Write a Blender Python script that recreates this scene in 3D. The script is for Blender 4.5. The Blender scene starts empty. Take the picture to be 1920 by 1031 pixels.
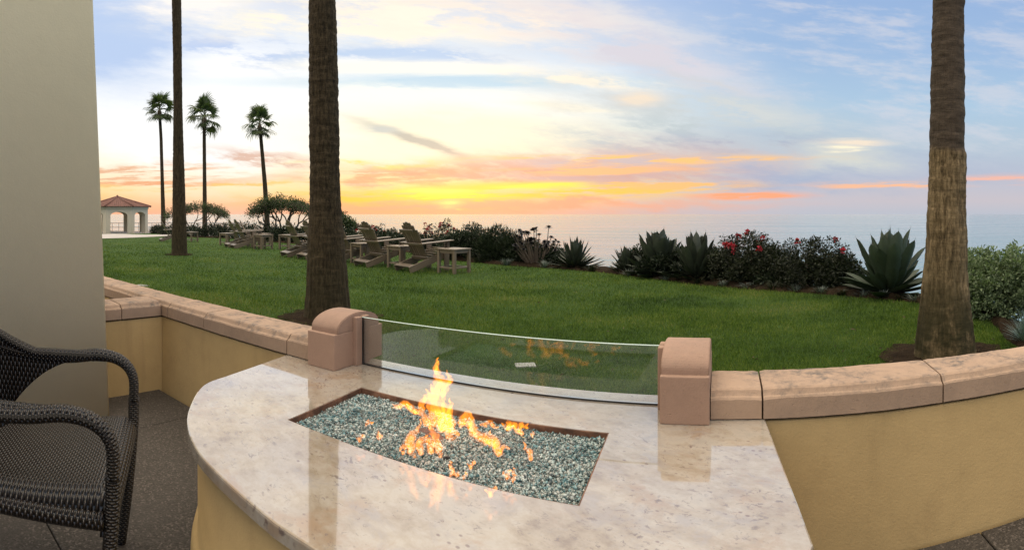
import bpy, bmesh, math, random
import numpy as np
from mathutils import Vector, Matrix, noise as mnoise

R = math.radians
random.seed(7); np.random.seed(7)
SC = bpy.context.scene
COL = SC.collection

# ------------------------------------------------------------------ camera
H = 1.15            # eye height above the terrace paving
CX, HZ, F = 1358.0, 401.0, 1000.0   # photo column that looks straight at the wall, horizon row, pixels per radian
cam_d = bpy.data.cameras.new('camera'); cam = bpy.data.objects.new('camera', cam_d); COL.objects.link(cam)
cam.location = (0, 0, H)
cam.rotation_euler = (R(90), 0, (CX - 960) / F)
cam_d.type = 'PANO'
cam_d.clip_start = 0.02; cam_d.clip_end = 200000
cc = cam_d if hasattr(cam_d, 'panorama_type') else cam_d.cycles
cc.panorama_type = 'CENTRAL_CYLINDRICAL'
cc.central_cylindrical_range_u_min = -0.96
cc.central_cylindrical_range_u_max = 0.96
cc.central_cylindrical_range_v_min = -(1031 - HZ) / F
cc.central_cylindrical_range_v_max = HZ / F
cc.central_cylindrical_radius = 1.0
SC.camera = cam
SC.view_settings.view_transform = 'Standard'; SC.view_settings.look = 'None'
SC.view_settings.gamma = 1; SC.view_settings.use_curve_mapping = False
SC.view_settings.exposure = 0.35
SC.render.engine = 'CYCLES'
SC.cycles.use_denoising = True
SC.cycles.max_bounces = 7; SC.cycles.diffuse_bounces = 3; SC.cycles.glossy_bounces = 4; SC.cycles.transparent_max_bounces = 160
SC.cycles.sample_clamp_indirect = 2.5
SC.cycles.caustics_reflective = False; SC.cycles.caustics_refractive = False

SUN_AZ, SUN_EL = -0.50, R(4.0)

def lin(c):
    return tuple((x / 12.92 if x <= 0.04045 else ((x + 0.055) / 1.055) ** 2.4) for x in c)
def s255(r, g, b):
    return lin((r / 255, g / 255, b / 255))

# ------------------------------------------------------------------ node helper
class E:
    """a node socket with arithmetic"""
    def __init__(s, nt, sock): s.nt, s.k = nt, sock
    def _m(s, op, *a):
        n = s.nt.nodes.new('ShaderNodeMath'); n.operation = op
        for i, x in enumerate((s,) + a):
            if isinstance(x, E): s.nt.links.new(x.k, n.inputs[i])
            else: n.inputs[i].default_value = x
        return E(s.nt, n.outputs[0])
    def __add__(s, o): return s._m('ADD', o)
    def __radd__(s, o): return s._m('ADD', o)
    def __sub__(s, o): return s._m('SUBTRACT', o)
    def __rsub__(s, o): return (s * -1.0) + o
    def __mul__(s, o): return s._m('MULTIPLY', o)
    def __rmul__(s, o): return s._m('MULTIPLY', o)
    def __truediv__(s, o): return s._m('DIVIDE', o)
    def sq(s): return s * s
    def f(s, op, *a): return s._m(op, *a)
    def clamp(s):
        n = s.nt.nodes.new('ShaderNodeClamp'); s.nt.links.new(s.k, n.inputs[0]); return E(s.nt, n.outputs[0])
    def smooth(s, a, b, lo=0.0, hi=1.0):
        n = s.nt.nodes.new('ShaderNodeMapRange'); n.interpolation_type = 'SMOOTHSTEP'
        s.nt.links.new(s.k, n.inputs[0])
        for i, v in zip((1, 2, 3, 4), (a, b, lo, hi)): n.inputs[i].default_value = v
        return E(s.nt, n.outputs[0])
def comb(nt, *a):
    n = nt.nodes.new('ShaderNodeCombineXYZ')
    for i, x in enumerate(a):
        if isinstance(x, E): nt.links.new(x.k, n.inputs[i])
        else: n.inputs[i].default_value = x
    return E(nt, n.outputs[0])
def tex_noise(nt, vec, scale=5, detail=4, rough=0.5, dist=0.0, dim='3D'):
    n = nt.nodes.new('ShaderNodeTexNoise'); n.noise_dimensions = dim
    nt.links.new(vec.k, n.inputs['Vector'])
    n.inputs['Scale'].default_value = scale; n.inputs['Detail'].default_value = detail
    n.inputs['Roughness'].default_value = rough; n.inputs['Distortion'].default_value = dist
    return E(nt, n.outputs['Fac'] if 'Fac' in n.outputs else n.outputs[0])
def mixc(nt, fac, a, b, mode='MIX'):
    n = nt.nodes.new('ShaderNodeMix'); n.data_type = 'RGBA'; n.blend_type = mode
    fs, sa, sb = n.inputs[0], n.inputs[6], n.inputs[7]
    for sk, x in ((fs, fac), (sa, a), (sb, b)):
        if isinstance(x, E): nt.links.new(x.k, sk)
        elif isinstance(x, (tuple, list)): sk.default_value = tuple(x)[:3] + (1,)
        else: sk.default_value = x
    return E(nt, n.outputs[2])
def ramp(nt, fac, stops, interp='LINEAR'):
    n = nt.nodes.new('ShaderNodeValToRGB'); n.color_ramp.interpolation = interp
    el = n.color_ramp.elements
    while len(el) < len(stops): el.new(0.5)
    for e, (p, c) in zip(el, stops):
        e.position = p; e.color = tuple(c)[:3] + (1,)
    nt.links.new(fac.k, n.inputs[0])
    return E(nt, n.outputs[0])

# ------------------------------------------------------------------ sky: dusk gradient and cirrus, in azimuth / elevation
W = bpy.data.worlds.new('World'); SC.world = W; W.use_nodes = True
nt = W.node_tree; nt.nodes.clear()
def build_sky():
    tc = nt.nodes.new('ShaderNodeTexCoord')
    sp = nt.nodes.new('ShaderNodeSeparateXYZ'); nt.links.new(tc.outputs['Generated'], sp.inputs[0])
    X, Y, Z = (E(nt, sp.outputs[i]) for i in range(3))
    hor = (X.sq() + Y.sq()).f('SQRT').f('MAXIMUM', 0.02)
    v = (Z / hor).f('MINIMUM', 4.0).f('MAXIMUM', 0.0)
    u = X.f('ARCTAN2', Y)
    # warped coordinates for cloud edges
    tilt = v + u * 0.10
    nv = comb(nt, u * 2.2, tilt * 9.0, 0.0)
    n1 = tex_noise(nt, nv, 1.6, 8, 0.66)
    nv2 = comb(nt, u * 2.2 + 7.3, tilt * 9.0 + 3.1, 1.7)
    n2 = tex_noise(nt, nv2, 2.4, 8, 0.66)
    n3 = tex_noise(nt, comb(nt, u * 3.0 + 1.3, (v - u * 0.03) * 34.0, 4.0), 1.5, 7, 0.66)
    uw = u + (n1 - 0.5) * 0.30
    vw = v + (n2 - 0.5) * 0.095
    # gradients
    side = uw.smooth(-0.62, 0.18)
    vc = v.f('MINIMUM', 1.0)
    A = ramp(nt, vc, [
        (0.0, s255(250, 178, 138)), (0.018, s255(255, 184, 118)), (0.05, s255(255, 220, 138)), (0.085, s255(255, 240, 178)),
        (0.12, s255(255, 250, 222)), (0.17, s255(255, 255, 248)), (0.27, s255(250, 253, 253)), (0.33, s255(214, 228, 244)), (0.40, s255(196, 212, 240)),
        (0.50, s255(214, 222, 240)), (0.75, s255(240, 238, 238)), (1.0, s255(250, 245, 240))])
    B = ramp(nt, vc, [
        (0.0, s255(186, 191, 203)), (0.025, s255(198, 192, 200)), (0.07, s255(184, 190, 207)), (0.13, s255(178, 196, 212)),
        (0.2, s255(170, 198, 222)), (0.30, s255(156, 185, 220)), (0.42, s255(148, 177, 218)), (0.55, s255(172, 194, 228)),
        (0.8, s255(228, 230, 237)), (1.0, s255(248, 243, 238))])
    c = mixc(nt, side, A, B)
    t1 = n1.smooth(0.40, 0.58); t2 = n2.smooth(0.41, 0.59); t3 = n3.smooth(0.44, 0.58)
    T1 = t1 * 0.9 + 0.2; T2 = t2 * 0.9 + 0.2; T3 = t3 * 1.1 + 0.08
    # thin cirrus everywhere
    c = mixc(nt, t1 * t2 * v.smooth(0.06, 0.16) * 0.55, c, mixc(nt, side, s255(255, 248, 234), s255(214, 214, 222)))
    CW = comb(nt, uw, vw, 0.0); CU = comb(nt, u, v, 0.0); CS = comb(nt, u + (n1 - 0.5) * 0.10, v + (n3 - 0.5) * 0.024, 0.0)
    def blob(c, x, y, rx, ry, col, amt=1.0, rot=0.0, co=None, tex=None):
        co = CW if co is None else co
        mp = nt.nodes.new('ShaderNodeMapping'); mp.vector_type = 'TEXTURE'; nt.links.new(co.k, mp.inputs['Vector'])
        mp.inputs['Location'].default_value = ((x - CX) / F, (HZ - y) / F, 0); mp.inputs['Rotation'].default_value = (0, 0, rot)
        mp.inputs['Scale'].default_value = (rx * 2.1 / F, ry * 2.1 / F, 1)
        g = nt.nodes.new('ShaderNodeTexGradient'); g.gradient_type = 'QUADRATIC_SPHERE'; nt.links.new(mp.outputs[0], g.inputs[0])
        k = E(nt, g.outputs['Fac']) * (amt * 2.0)
        if tex is not None: k = k * tex
        return mixc(nt, k, c, s255(*col))
    # luminous white bank and blue gaps on the sunset side
    c = blob(c, 390, 205, 230, 120, (255, 255, 254), 1.3)
    c = blob(c, 860, 265, 270, 60, (255, 248, 220), 1.0)
    c = blob(c, 430, 88, 230, 32, (190, 208, 240), 0.9, tex=T2, rot=-0.10)
    c = blob(c, 215, 60, 110, 95, (186, 206, 238), 1.0)
    c = blob(c, 350, 2, 90, 26, (252, 247, 242), 1.2)
    c = blob(c, 690, 36, 260, 46, (255, 246, 228), 1.2, rot=-0.03, tex=T1)
    c = blob(c, 880, 22, 240, 34, (252, 238, 222), 0.9, rot=-0.06, tex=T2)
    c = blob(c, 1060, 40, 200, 40, (238, 228, 224), 0.9, rot=-0.24, tex=T1)
    c = blob(c, 1220, 100, 170, 34, (216, 212, 221), 0.9, rot=-0.32, tex=T1)
    c = blob(c, 760, 98, 230, 18, (190, 211, 238), 0.95, tex=T2)
    c = blob(c, 760, 128, 200, 12, (255, 252, 240), 1.2, rot=-0.02, co=CS)
    c = blob(c, 860, 154, 330, 14, (190, 218, 236), 0.9, co=CS)
    c = blob(c, 870, 184, 230, 17, (255, 254, 244), 1.0, rot=-0.10, co=CS, tex=T1)
    c = blob(c, 1085, 150, 130, 14, (255, 244, 224), 1.1, rot=-0.10, co=CS, tex=T2)
    c = blob(c, 1080, 202, 100, 7, (250, 244, 226), 0.9, rot=-0.08, co=CS)
    c = blob(c, 1340, 205, 230, 30, (208, 213, 214), 0.9, rot=-0.16, tex=T1)
    c = blob(c, 1200, 186, 36, 11, (248, 228, 204), 0.9, co=CS)
    c = blob(c, 1340, 152, 100, 11, (208, 210, 216), 0.6, rot=-0.22)
    # grey veil to the right
    c = blob(c, 1260, 250, 240, 52, (190, 202, 207), 0.8, tex=T2)
    c = blob(c, 1560, 326, 260, 26, (168, 180, 204), 1.0, tex=T1)
    c = blob(c, 1400, 262, 170, 17, (170, 184, 203), 0.8, tex=T2)
    c = blob(c, 1570, 296, 80, 26, (208, 212, 208), 0.8)
    # dark curved wisp
    c = blob(c, 795, 266, 110, 8, (188, 188, 180), 0.85, rot=-0.34, co=CS)
    c = blob(c, 718, 241, 36, 9, (200, 206, 202), 0.8, co=CS)
    # purple and rose banks low down
    c = blob(c, 1000, 318, 330, 30, (224, 176, 160), 1.1, tex=T2, rot=0.05)
    c = blob(c, 1170, 300, 180, 34, (202, 188, 194), 0.8, tex=T1)
    c = blob(c, 760, 336, 170, 13, (242, 180, 140), 1.1, tex=T3)
    c = blob(c, 500, 294, 110, 11, (222, 188, 172), 1.0, rot=-0.12, tex=T2)
    c = blob(c, 250, 322, 190, 13, (236, 186, 152), 1.0, tex=T3)
    c = blob(c, 330, 350, 300, 7, (255, 206, 132), 0.9, tex=T3)
    c = blob(c, 700, 310, 120, 9, (255, 226, 140), 0.9, tex=T3)
    c = blob(c, 930, 326, 260, 15, (216, 160, 138), 1.1, tex=T2)
    c = blob(c, 1130, 334, 200, 14, (206, 172, 172), 1.0, tex=T1)
    c = blob(c, 230, 340, 170, 9, (242, 176, 134), 1.0, tex=T3)
    # burning streaks
    c = blob(c, 830, 368, 250, 13, (255, 204, 92), 1.2, tex=T3, co=CS)
    c = blob(c, 1075, 352, 210, 10, (255, 202, 96), 1.4, tex=T3, co=CS)
    c = blob(c, 1010, 349, 90, 6, (255, 232, 100), 1.1, co=CS)
    c = blob(c, 1200, 297, 230, 7, (255, 200, 130), 1.4, tex=T3, co=CS)
    c = blob(c, 1140, 318, 150, 9, (250, 190, 140), 1.0, tex=T3, co=CS)
    c = blob(c, 1250, 345, 120, 8, (253, 194, 128), 1.2, tex=T3, co=CS)
    c = blob(c, 1400, 365, 80, 6, (252, 170, 132), 1.3, tex=T3, co=CS)
    c = blob(c, 1660, 347, 110, 6, (246, 190, 156), 1.0, tex=T3, co=CS)
    c = blob(c, 1890, 336, 100, 8, (240, 186, 170), 1.0, tex=T3, co=CS)
    c = blob(c, 1580, 278, 36, 5, (255, 244, 214), 1.2, co=CS, tex=T3 + 0.3)
    c = blob(c, 1605, 266, 60, 5, (242, 226, 206), 0.8, co=CS)
    c = blob(c, 960, 385, 330, 9, (244, 172, 142), 0.8)
    # where the sun sits behind the streaks
    c = blob(c, 836, 366, 90, 7, (255, 230, 96), 1.2, co=CS, tex=T3)
    c = blob(c, 820, 356, 60, 5, (255, 240, 120), 1.0, co=CS)
    glow = blob(c, 842, 383, 18, 6, (255, 250, 150), 1.3, co=CS, tex=T3 + 0.3)
    glow = mixc(nt, 1.0, glow, ramp(nt, v * 0.5, [(0.22, (1, 1, 1)), (0.75, (3.5, 3.2, 2.7))]), 'MULTIPLY')  # unseen overhead sky brightened, added to lift light on pillar and foreground
    sky = nt.nodes.new('ShaderNodeTexSky'); sky.sky_type = 'NISHITA'; sky.sun_disc = False
    sky.sun_elevation = SUN_EL; sky.sun_rotation = SUN_AZ % (2 * math.pi)
    sky.altitude = 40; sky.dust_density = 2.0
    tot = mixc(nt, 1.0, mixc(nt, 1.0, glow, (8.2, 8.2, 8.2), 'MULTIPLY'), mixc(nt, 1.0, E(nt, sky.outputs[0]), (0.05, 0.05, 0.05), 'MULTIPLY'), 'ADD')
    W.cycles.sampling_method = 'MANUAL'; W.cycles.sample_map_resolution = 512
    bg = nt.nodes.new('ShaderNodeBackground'); bg.inputs[1].default_value = 0.1
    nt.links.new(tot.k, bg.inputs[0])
    out = nt.nodes.new('ShaderNodeOutputWorld'); nt.links.new(bg.outputs[0], out.inputs[0])
build_sky()

sun_d = bpy.data.lights.new('sun', 'SUN'); sun_d.energy = 0.15; sun_d.angle = R(110); sun_d.color = (1.0, 0.72, 0.45)
sun = bpy.data.objects.new('sun', sun_d); COL.objects.link(sun)
_d = Vector((math.sin(SUN_AZ) * math.cos(SUN_EL), math.cos(SUN_AZ) * math.cos(SUN_EL), math.sin(SUN_EL)))
sun.rotation_euler = _d.to_track_quat('Z', 'Y').to_euler(); sun.location = (-10, 20, 12)

# ------------------------------------------------------------------ object helpers
def tag(o, label=None, cat=None, group=None, kind=None):
    if label: o['label'] = label
    if cat: o['category'] = cat
    if group: o['group'] = group
    if kind: o['kind'] = kind
    return o
def thing(name, label, cat, loc=(0, 0, 0), rz=0.0, group=None):
    o = bpy.data.objects.new(name, None); COL.objects.link(o)
    o.empty_display_size = 0.1
    o.location = loc; o.rotation_euler = (0, 0, rz)
    return tag(o, label, cat, group)
def mesh(name, verts, faces, smooth=False, uv=None):
    me = bpy.data.meshes.new(name)
    me.from_pydata([tuple(map(float, p)) for p in verts], [], [tuple(map(int, f)) for f in faces])
    if smooth: me.polygons.foreach_set('use_smooth', [True] * len(me.polygons))
    if uv is not None:
        l = me.uv_layers.new(name='UVMap')
        vi = np.empty(len(me.loops), dtype=np.int32); me.loops.foreach_get('vertex_index', vi)
        l.data.foreach_set('uv', np.asarray(uv, dtype=np.float32)[vi].ravel())
    me.update()
    return me
def tri_mesh(name, V, T, smooth=False):
    """numpy fast path, triangles"""
    V = np.asarray(V, dtype=np.float32); T = np.asarray(T, dtype=np.int32)
    me = bpy.data.meshes.new(name)
    me.vertices.add(len(V)); me.vertices.foreach_set('co', V.ravel())
    me.loops.add(T.size); me.loops.foreach_set('vertex_index', T.ravel())
    me.polygons.add(len(T)); me.polygons.foreach_set('loop_start', np.arange(0, T.size, 3, dtype=np.int32))
    if smooth: me.polygons.foreach_set('use_smooth', np.ones(len(T), dtype=bool))
    me.update(calc_edges=True); me.validate()
    return me
def put(name, me, mat=None, parent=None, loc=None, rot=None, scale=None):
    o = bpy.data.objects.new(name, me); COL.objects.link(o)
    if mat is not None and len(me.materials) == 0: me.materials.append(mat)
    if parent is not None: o.parent = parent
    if loc is not None: o.location = loc
    if rot is not None: o.rotation_euler = rot
    if scale is not None: o.scale = scale
    return o
def box_vf(x0, x1, y0, y1, z0, z1):
    v = [(x, y, z) for z in (z0, z1) for y in (y0, y1) for x in (x0, x1)]
    f = [(0, 2, 3, 1), (4, 5, 7, 6), (0, 1, 5, 4), (2, 6, 7, 3), (0, 4, 6, 2), (1, 3, 7, 5)]
    return v, f
def bevel_mesh(name, v, f, w=0.004, seg=2, smooth=False):
    bm = bmesh.new()
    vs = [bm.verts.new(p) for p in v]
    for q in f: bm.faces.new([vs[i] for i in q])
    bmesh.ops.recalc_face_normals(bm, faces=bm.faces)
    if w > 0: bmesh.ops.bevel(bm, geom=list(bm.edges), offset=w, segments=seg, affect='EDGES', profile=0.6)
    me = bpy.data.meshes.new(name); bm.to_mesh(me); bm.free()
    if smooth: me.polygons.foreach_set('use_smooth', [True] * len(me.polygons))
    return me
def box(name, x0, x1, y0, y1, z0, z1, mat, parent=None, w=0.004, seg=2):
    return put(name, bevel_mesh(name, *box_vf(x0, x1, y0, y1, z0, z1), w=w, seg=seg), mat, parent)
def plank_me(name, a, b, width, thick, up=(0, 0, 1), w=0.004):
    """a board from a to b; width along the side axis, thick along the up axis"""
    a, b = Vector(a), Vector(b); d = (b - a).normalized(); s = d.cross(Vector(up)).normalized(); n = s.cross(d).normalized()
    v = []
    for p in (a, b):
        for i in (-1, 1):
            for j in (-1, 1): v.append(p + s * i * width / 2 + n * j * thick / 2)
    f = [(0, 1, 3, 2), (4, 6, 7, 5), (0, 4, 5, 1), (2, 3, 7, 6), (0, 2, 6, 4), (1, 5, 7, 3)]
    return bevel_mesh(name, v, f, w=w, seg=1)
def tube_vf(pts, rads, seg=10, base=0, cap=True, flat=1.0):
    pts = [Vector(p) for p in pts]; n = len(pts)
    V, Fc, UV = [], [], []
    prev = None; L = 0
    for i, p in enumerate(pts):
        t = (pts[min(i + 1, n - 1)] - pts[max(i - 1, 0)]).normalized()
        if prev is None:
            a = Vector((0, 0, 1)) if abs(t.z) < 0.9 else Vector((1, 0, 0))
            s = t.cross(a).normalized()
        else:
            s = (prev - t * prev.dot(t)).normalized()
        prev = s; b = t.cross(s)
        if i: L += (p - pts[i - 1]).length
        r = rads[i] if hasattr(rads, '__len__') else rads
        for k in range(seg):
            a = 2 * math.pi * k / seg
            V.append(p + s * math.cos(a) * r + b * math.sin(a) * r * flat); UV.append((k / seg, L))
    for i in range(n - 1):
        for k in range(seg):
            k2 = (k + 1) % seg
            Fc.append((base + i * seg + k, base + i * seg + k2, base + (i + 1) * seg + k2, base + (i + 1) * seg + k))
    if cap:
        Fc.append(tuple(base + k for k in reversed(range(seg)))); Fc.append(tuple(base + (n - 1) * seg + k for k in range(seg)))
    return V, Fc, UV
def spline(pts, n=8):
    """Catmull-Rom through pts (tuples of any dimension)"""
    P = [np.array(p, float) for p in pts]; P = [2 * P[0] - P[1]] + P + [2 * P[-1] - P[-2]]
    out = []
    for i in range(1, len(P) - 2):
        for k in range(n):
            t = k / n
            out.append(0.5 * ((2 * P[i]) + (-P[i - 1] + P[i + 1]) * t + (2 * P[i - 1] - 5 * P[i] + 4 * P[i + 1] - P[i + 2]) * t * t + (-P[i - 1] + 3 * P[i] - 3 * P[i + 1] + P[i + 2]) * t ** 3))
    out.append(P[-2]); return out

# ------------------------------------------------------------------ materials
def pmat(name):
    m = bpy.data.materials.new(name); m.use_nodes = True
    nt = m.node_tree; b = nt.nodes['Principled BSDF']
    return m, nt, b
def coords(nt, kind='Object', scale=(1, 1, 1)):
    tc = nt.nodes.new('ShaderNodeTexCoord'); mp = nt.nodes.new('ShaderNodeMapping')
    nt.links.new(tc.outputs[kind], mp.inputs[0]); mp.inputs['Scale'].default_value = scale
    return E(nt, mp.outputs[0])
def wpos(nt, scale=(1, 1, 1)):
    g = nt.nodes.new('ShaderNodeNewGeometry'); mp = nt.nodes.new('ShaderNodeMapping')
    nt.links.new(g.outputs['Position'], mp.inputs[0]); mp.inputs['Scale'].default_value = scale
    return E(nt, mp.outputs[0])
def bump(nt, b, h, strength=0.3, dist=0.01, prev=None):
    n = nt.nodes.new('ShaderNodeBump'); n.inputs['Strength'].default_value = strength; n.inputs['Distance'].default_value = dist
    nt.links.new(h.k, n.inputs['Height'])
    if prev is not None: nt.links.new(prev.k, n.inputs['Normal'])
    nt.links.new(n.outputs[0], b.inputs['Normal'])
    return E(nt, n.outputs[0])
def setc(nt, b, c): nt.links.new(c.k, b.inputs['Base Color'])
def simple(name, c, rough=0.7, var=0.25, scale=6, bs=0.2, bscale=60, bd=0.003, spec=None, stretch=(1, 1, 1), c2=None):
    m, nt, b = pmat(name)
    p = wpos(nt, stretch); n = tex_noise(nt, p, scale, 5, 0.6)
    dark = tuple(x * (1 - var) for x in c) if c2 is None else c2
    setc(nt, b, ramp(nt, n, [(0.3, dark), (0.7, c)]))
    b.inputs['Roughness'].default_value = rough
    if spec is not None: b.inputs['Specular IOR Level'].default_value = spec
    if bs: bump(nt, b, tex_noise(nt, p, bscale, 4, 0.6), bs, bd)
    return m
def leafmat(name, dark, light, rough=0.5, trans=0.25, spec=0.4):
    m, nt, b = pmat(name)
    g = nt.nodes.new('ShaderNodeNewGeometry'); r = E(nt, g.outputs['Random Per Island'])
    oi = nt.nodes.new('ShaderNodeObjectInfo')
    rr = (r * 0.75 + E(nt, oi.outputs['Random']) * 0.25)
    c = ramp(nt, rr, [(0.1, dark), (0.9, light)])
    setc(nt, b, c); b.inputs['Roughness'].default_value = rough; b.inputs['Specular IOR Level'].default_value = spec
    if trans:
        t = nt.nodes.new('ShaderNodeBsdfTranslucent'); nt.links.new(mixc(nt, 1.0, c, (1.0, 1.25, 0.6), 'MULTIPLY').k, t.inputs[0])
        mx = nt.nodes.new('ShaderNodeMixShader'); mx.inputs[0].default_value = trans
        nt.links.new(b.outputs[0], mx.inputs[1]); nt.links.new(t.outputs[0], mx.inputs[2])
        nt.links.new(mx.outputs[0], nt.nodes['Material Output'].inputs[0])
    return m
M = {}
def make_materials():
    # stucco
    def stucco(name, c, var=0.12, grime=None):
        m, nt, b = pmat(name); p = wpos(nt)
        n = tex_noise(nt, p, 1.7, 5, 0.55); n2 = tex_noise(nt, p, 14, 4, 0.6)
        c0 = ramp(nt, n * 0.7 + n2 * 0.3, [(0.3, tuple(x * (1 - var) for x in c)), (0.7, c)])
        if grime:
            st = tex_noise(nt, wpos(nt, (9, 9, 0.9)), 1.0, 5, 0.65).smooth(0.55, 0.8)
            c0 = mixc(nt, st * 0.45, c0, grime)
            blot = tex_noise(nt, p, 3.1, 7, 0.72).smooth(0.52, 0.7)
            c0 = mixc(nt, blot * 0.28, c0, grime)
        setc(nt, b, c0); b.inputs['Roughness'].default_value = 0.85; b.inputs['Specular IOR Level'].default_value = 0.25
        h = tex_noise(nt, p, 90, 4, 0.65) * 0.8 + tex_noise(nt, p, 9, 4, 0.6) * 0.9
        bump(nt, b, h, 0.35, 0.005)
        return m
    M['pillar'] = stucco('cream_stucco', (0.97, 0.84, 0.575), 0.07)
    M['wall'] = stucco('yellow_stucco', (0.56, 0.395, 0.185), 0.22, (0.33, 0.22, 0.105))
    M['gazebo_wall'] = stucco('white_stucco', (0.60, 0.52, 0.40), 0.06)
    # cast stone coping and posts
    def cast(name, c, mould):
        m, nt, b = pmat(name); p = wpos(nt)
        n = tex_noise(nt, p, 5, 6, 0.6); f = tex_noise(nt, p, 70, 3, 0.6)
        oi = nt.nodes.new('ShaderNodeObjectInfo')
        c0 = ramp(nt, n * 0.7 + f * 0.2 + E(nt, oi.outputs['Random']) * 0.12, [(0.32, tuple(x * 0.78 for x in c)), (0.7, c)])
        if mould:
            k = (tex_noise(nt, p, 7, 8, 0.72, 0.6).smooth(0.40, 0.70)) * (tex_noise(nt, p, 34, 4, 0.65).smooth(0.30, 0.65))
            g = nt.nodes.new('ShaderNodeNewGeometry'); s = nt.nodes.new('ShaderNodeSeparateXYZ'); nt.links.new(g.outputs['Normal'], s.inputs[0])
            k = k * (E(nt, s.outputs[2]).smooth(0.1, 0.8) * 0.75 + 0.15)
            c0 = mixc(nt, (k * mould).clamp(), c0, (0.13, 0.11, 0.095))
        setc(nt, b, c0); b.inputs['Roughness'].default_value = 0.8; b.inputs['Specular IOR Level'].default_value = 0.3
        pitv = tex_noise(nt, p, 75, 4, 0.7).smooth(0.60, 0.70)
        bump(nt, b, tex_noise(nt, p, 160, 3, 0.6) * 0.7 + tex_noise(nt, p, 26, 4, 0.65) * 0.9 - pitv * 0.9, 0.5, 0.003)
        return m
    M['coping'] = cast('pink_cast_stone', (0.41, 0.285, 0.20), 1.35)
    M['post'] = cast('rose_cast_stone', (0.37, 0.24, 0.175), 0.25)
    M['mortar'] = simple('dark_mortar', (0.16, 0.11, 0.06), 0.95, 0.6, 30, 0.6, 80, 0.006)  # the mortar's own dark brown, in the joint under the coping
    # polished limestone slab
    m, nt, b = pmat('polished_limestone'); p = wpos(nt); ps = wpos(nt, (1.0, 2.6, 1.0))
    rot = nt.nodes.new('ShaderNodeVectorRotate'); rot.inputs['Angle'].default_value = R(24); rot.rotation_type = 'Z_AXIS'
    nt.links.new(p.k, rot.inputs['Vector']); mp = nt.nodes.new('ShaderNodeMapping'); nt.links.new(rot.outputs[0], mp.inputs[0]); mp.inputs['Scale'].default_value = (1, 1.5, 1)
    pr = E(nt, mp.outputs[0])
    big = tex_noise(nt, pr, 2.6, 5, 0.6, 0.5); mid = tex_noise(nt, pr, 16, 6, 0.68, 0.2)
    c0 = ramp(nt, big * 0.5 + mid * 0.5, [(0.32, (0.20, 0.150, 0.105)), (0.43, (0.30, 0.25, 0.19)), (0.55, (0.375, 0.335, 0.28)), (0.70, (0.29, 0.27, 0.24))])
    vein = (tex_noise(nt, pr, 6, 8, 0.75, 1.4) - 0.5).f('ABSOLUTE').smooth(0.035, 0.0) * tex_noise(nt, p, 3.2, 3, 0.5).smooth(0.45, 0.62)
    c0 = mixc(nt, vein * 0.35, c0, (0.30, 0.21, 0.15))
    brown = tex_noise(nt, p, 4.5, 6, 0.7, 0.4).smooth(0.53, 0.68)
    c0 = mixc(nt, brown * 0.85, c0, (0.30, 0.215, 0.145))
    grey = tex_noise(nt, pr, 7, 7, 0.72, 0.5).smooth(0.50, 0.66)
    c0 = mixc(nt, grey * 0.6, c0, (0.27, 0.245, 0.235))
    sp1 = tex_noise(nt, pr, 46, 4, 0.7, 0.8).smooth(0.58, 0.65) * tex_noise(nt, p, 5, 4, 0.6).smooth(0.38, 0.56)
    c0 = mixc(nt, sp1 * 0.85, c0, (0.12, 0.085, 0.075))
    vo = nt.nodes.new('ShaderNodeTexVoronoi'); vo.inputs['Scale'].default_value = 30; nt.links.new(pr.k, vo.inputs['Vector'])
    pit = E(nt, vo.outputs['Distance']).smooth(0.24, 0.10) * tex_noise(nt, p, 9, 3, 0.6).smooth(0.50, 0.62)
    c0 = mixc(nt, pit * 0.8, c0, (0.14, 0.09, 0.075))
    sp2 = tex_noise(nt, pr, 24, 5, 0.7, 0.6).smooth(0.60, 0.66) * tex_noise(nt, p, 3.3, 4, 0.6).smooth(0.46, 0.60)
    c0 = mixc(nt, sp2 * 0.7, c0, (0.115, 0.08, 0.07))
    setc(nt, b, c0)
    k = tex_noise(nt, p, 26, 4, 0.6)
    nt.links.new((sp1 * 0.25 + k * 0.05 + 0.045).k, b.inputs['Roughness'])
    b.inputs['IOR'].default_value = 1.62; b.inputs['Specular IOR Level'].default_value = 0.5
    b.inputs['Coat Weight'].default_value = 1.0; b.inputs['Coat Roughness'].default_value = 0.015; b.inputs['Coat IOR'].default_value = 1.5
    bump(nt, b, tex_noise(nt, p, 14, 3, 0.5) * 0.7 - sp1 * 0.2, 0.04, 0.004)
    M['slab'] = m
    # paving
    m, nt, b = pmat('exposed_aggregate'); p = wpos(nt)
    vo = nt.nodes.new('ShaderNodeTexVoronoi'); vo.inputs['Scale'].default_value = 150; nt.links.new(p.k, vo.inputs['Vector'])
    sep = nt.nodes.new('ShaderNodeSeparateColor'); nt.links.new(vo.outputs['Color'], sep.inputs[0])
    rc = E(nt, sep.outputs[0])
    peb = ramp(nt, rc, [(0.0, (0.024, 0.019, 0.015)), (0.5, (0.042, 0.035, 0.028)), (0.85, (0.062, 0.052, 0.043)), (0.97, (0.12, 0.10, 0.085))])
    st = tex_noise(nt, p, 2.3, 5, 0.65)
    c0 = mixc(nt, st.smooth(0.35, 0.75) * 0.55, peb, (0.05, 0.043, 0.037))
    stain = tex_noise(nt, p, 9, 4, 0.6).smooth(0.62, 0.75)
    c0 = mixc(nt, stain * 0.5, c0, (0.03, 0.026, 0.022))
    setc(nt, b, c0); b.inputs['Roughness'].default_value = 0.75
    bump(nt, b, E(nt, vo.outputs['Distance']) * -1.0, 0.35, 0.004)
    M['paving'] = m
    M['joint'] = simple('dark_joint', (0.03, 0.026, 0.02), 0.95, 0.4, 20, 0.3)
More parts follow.
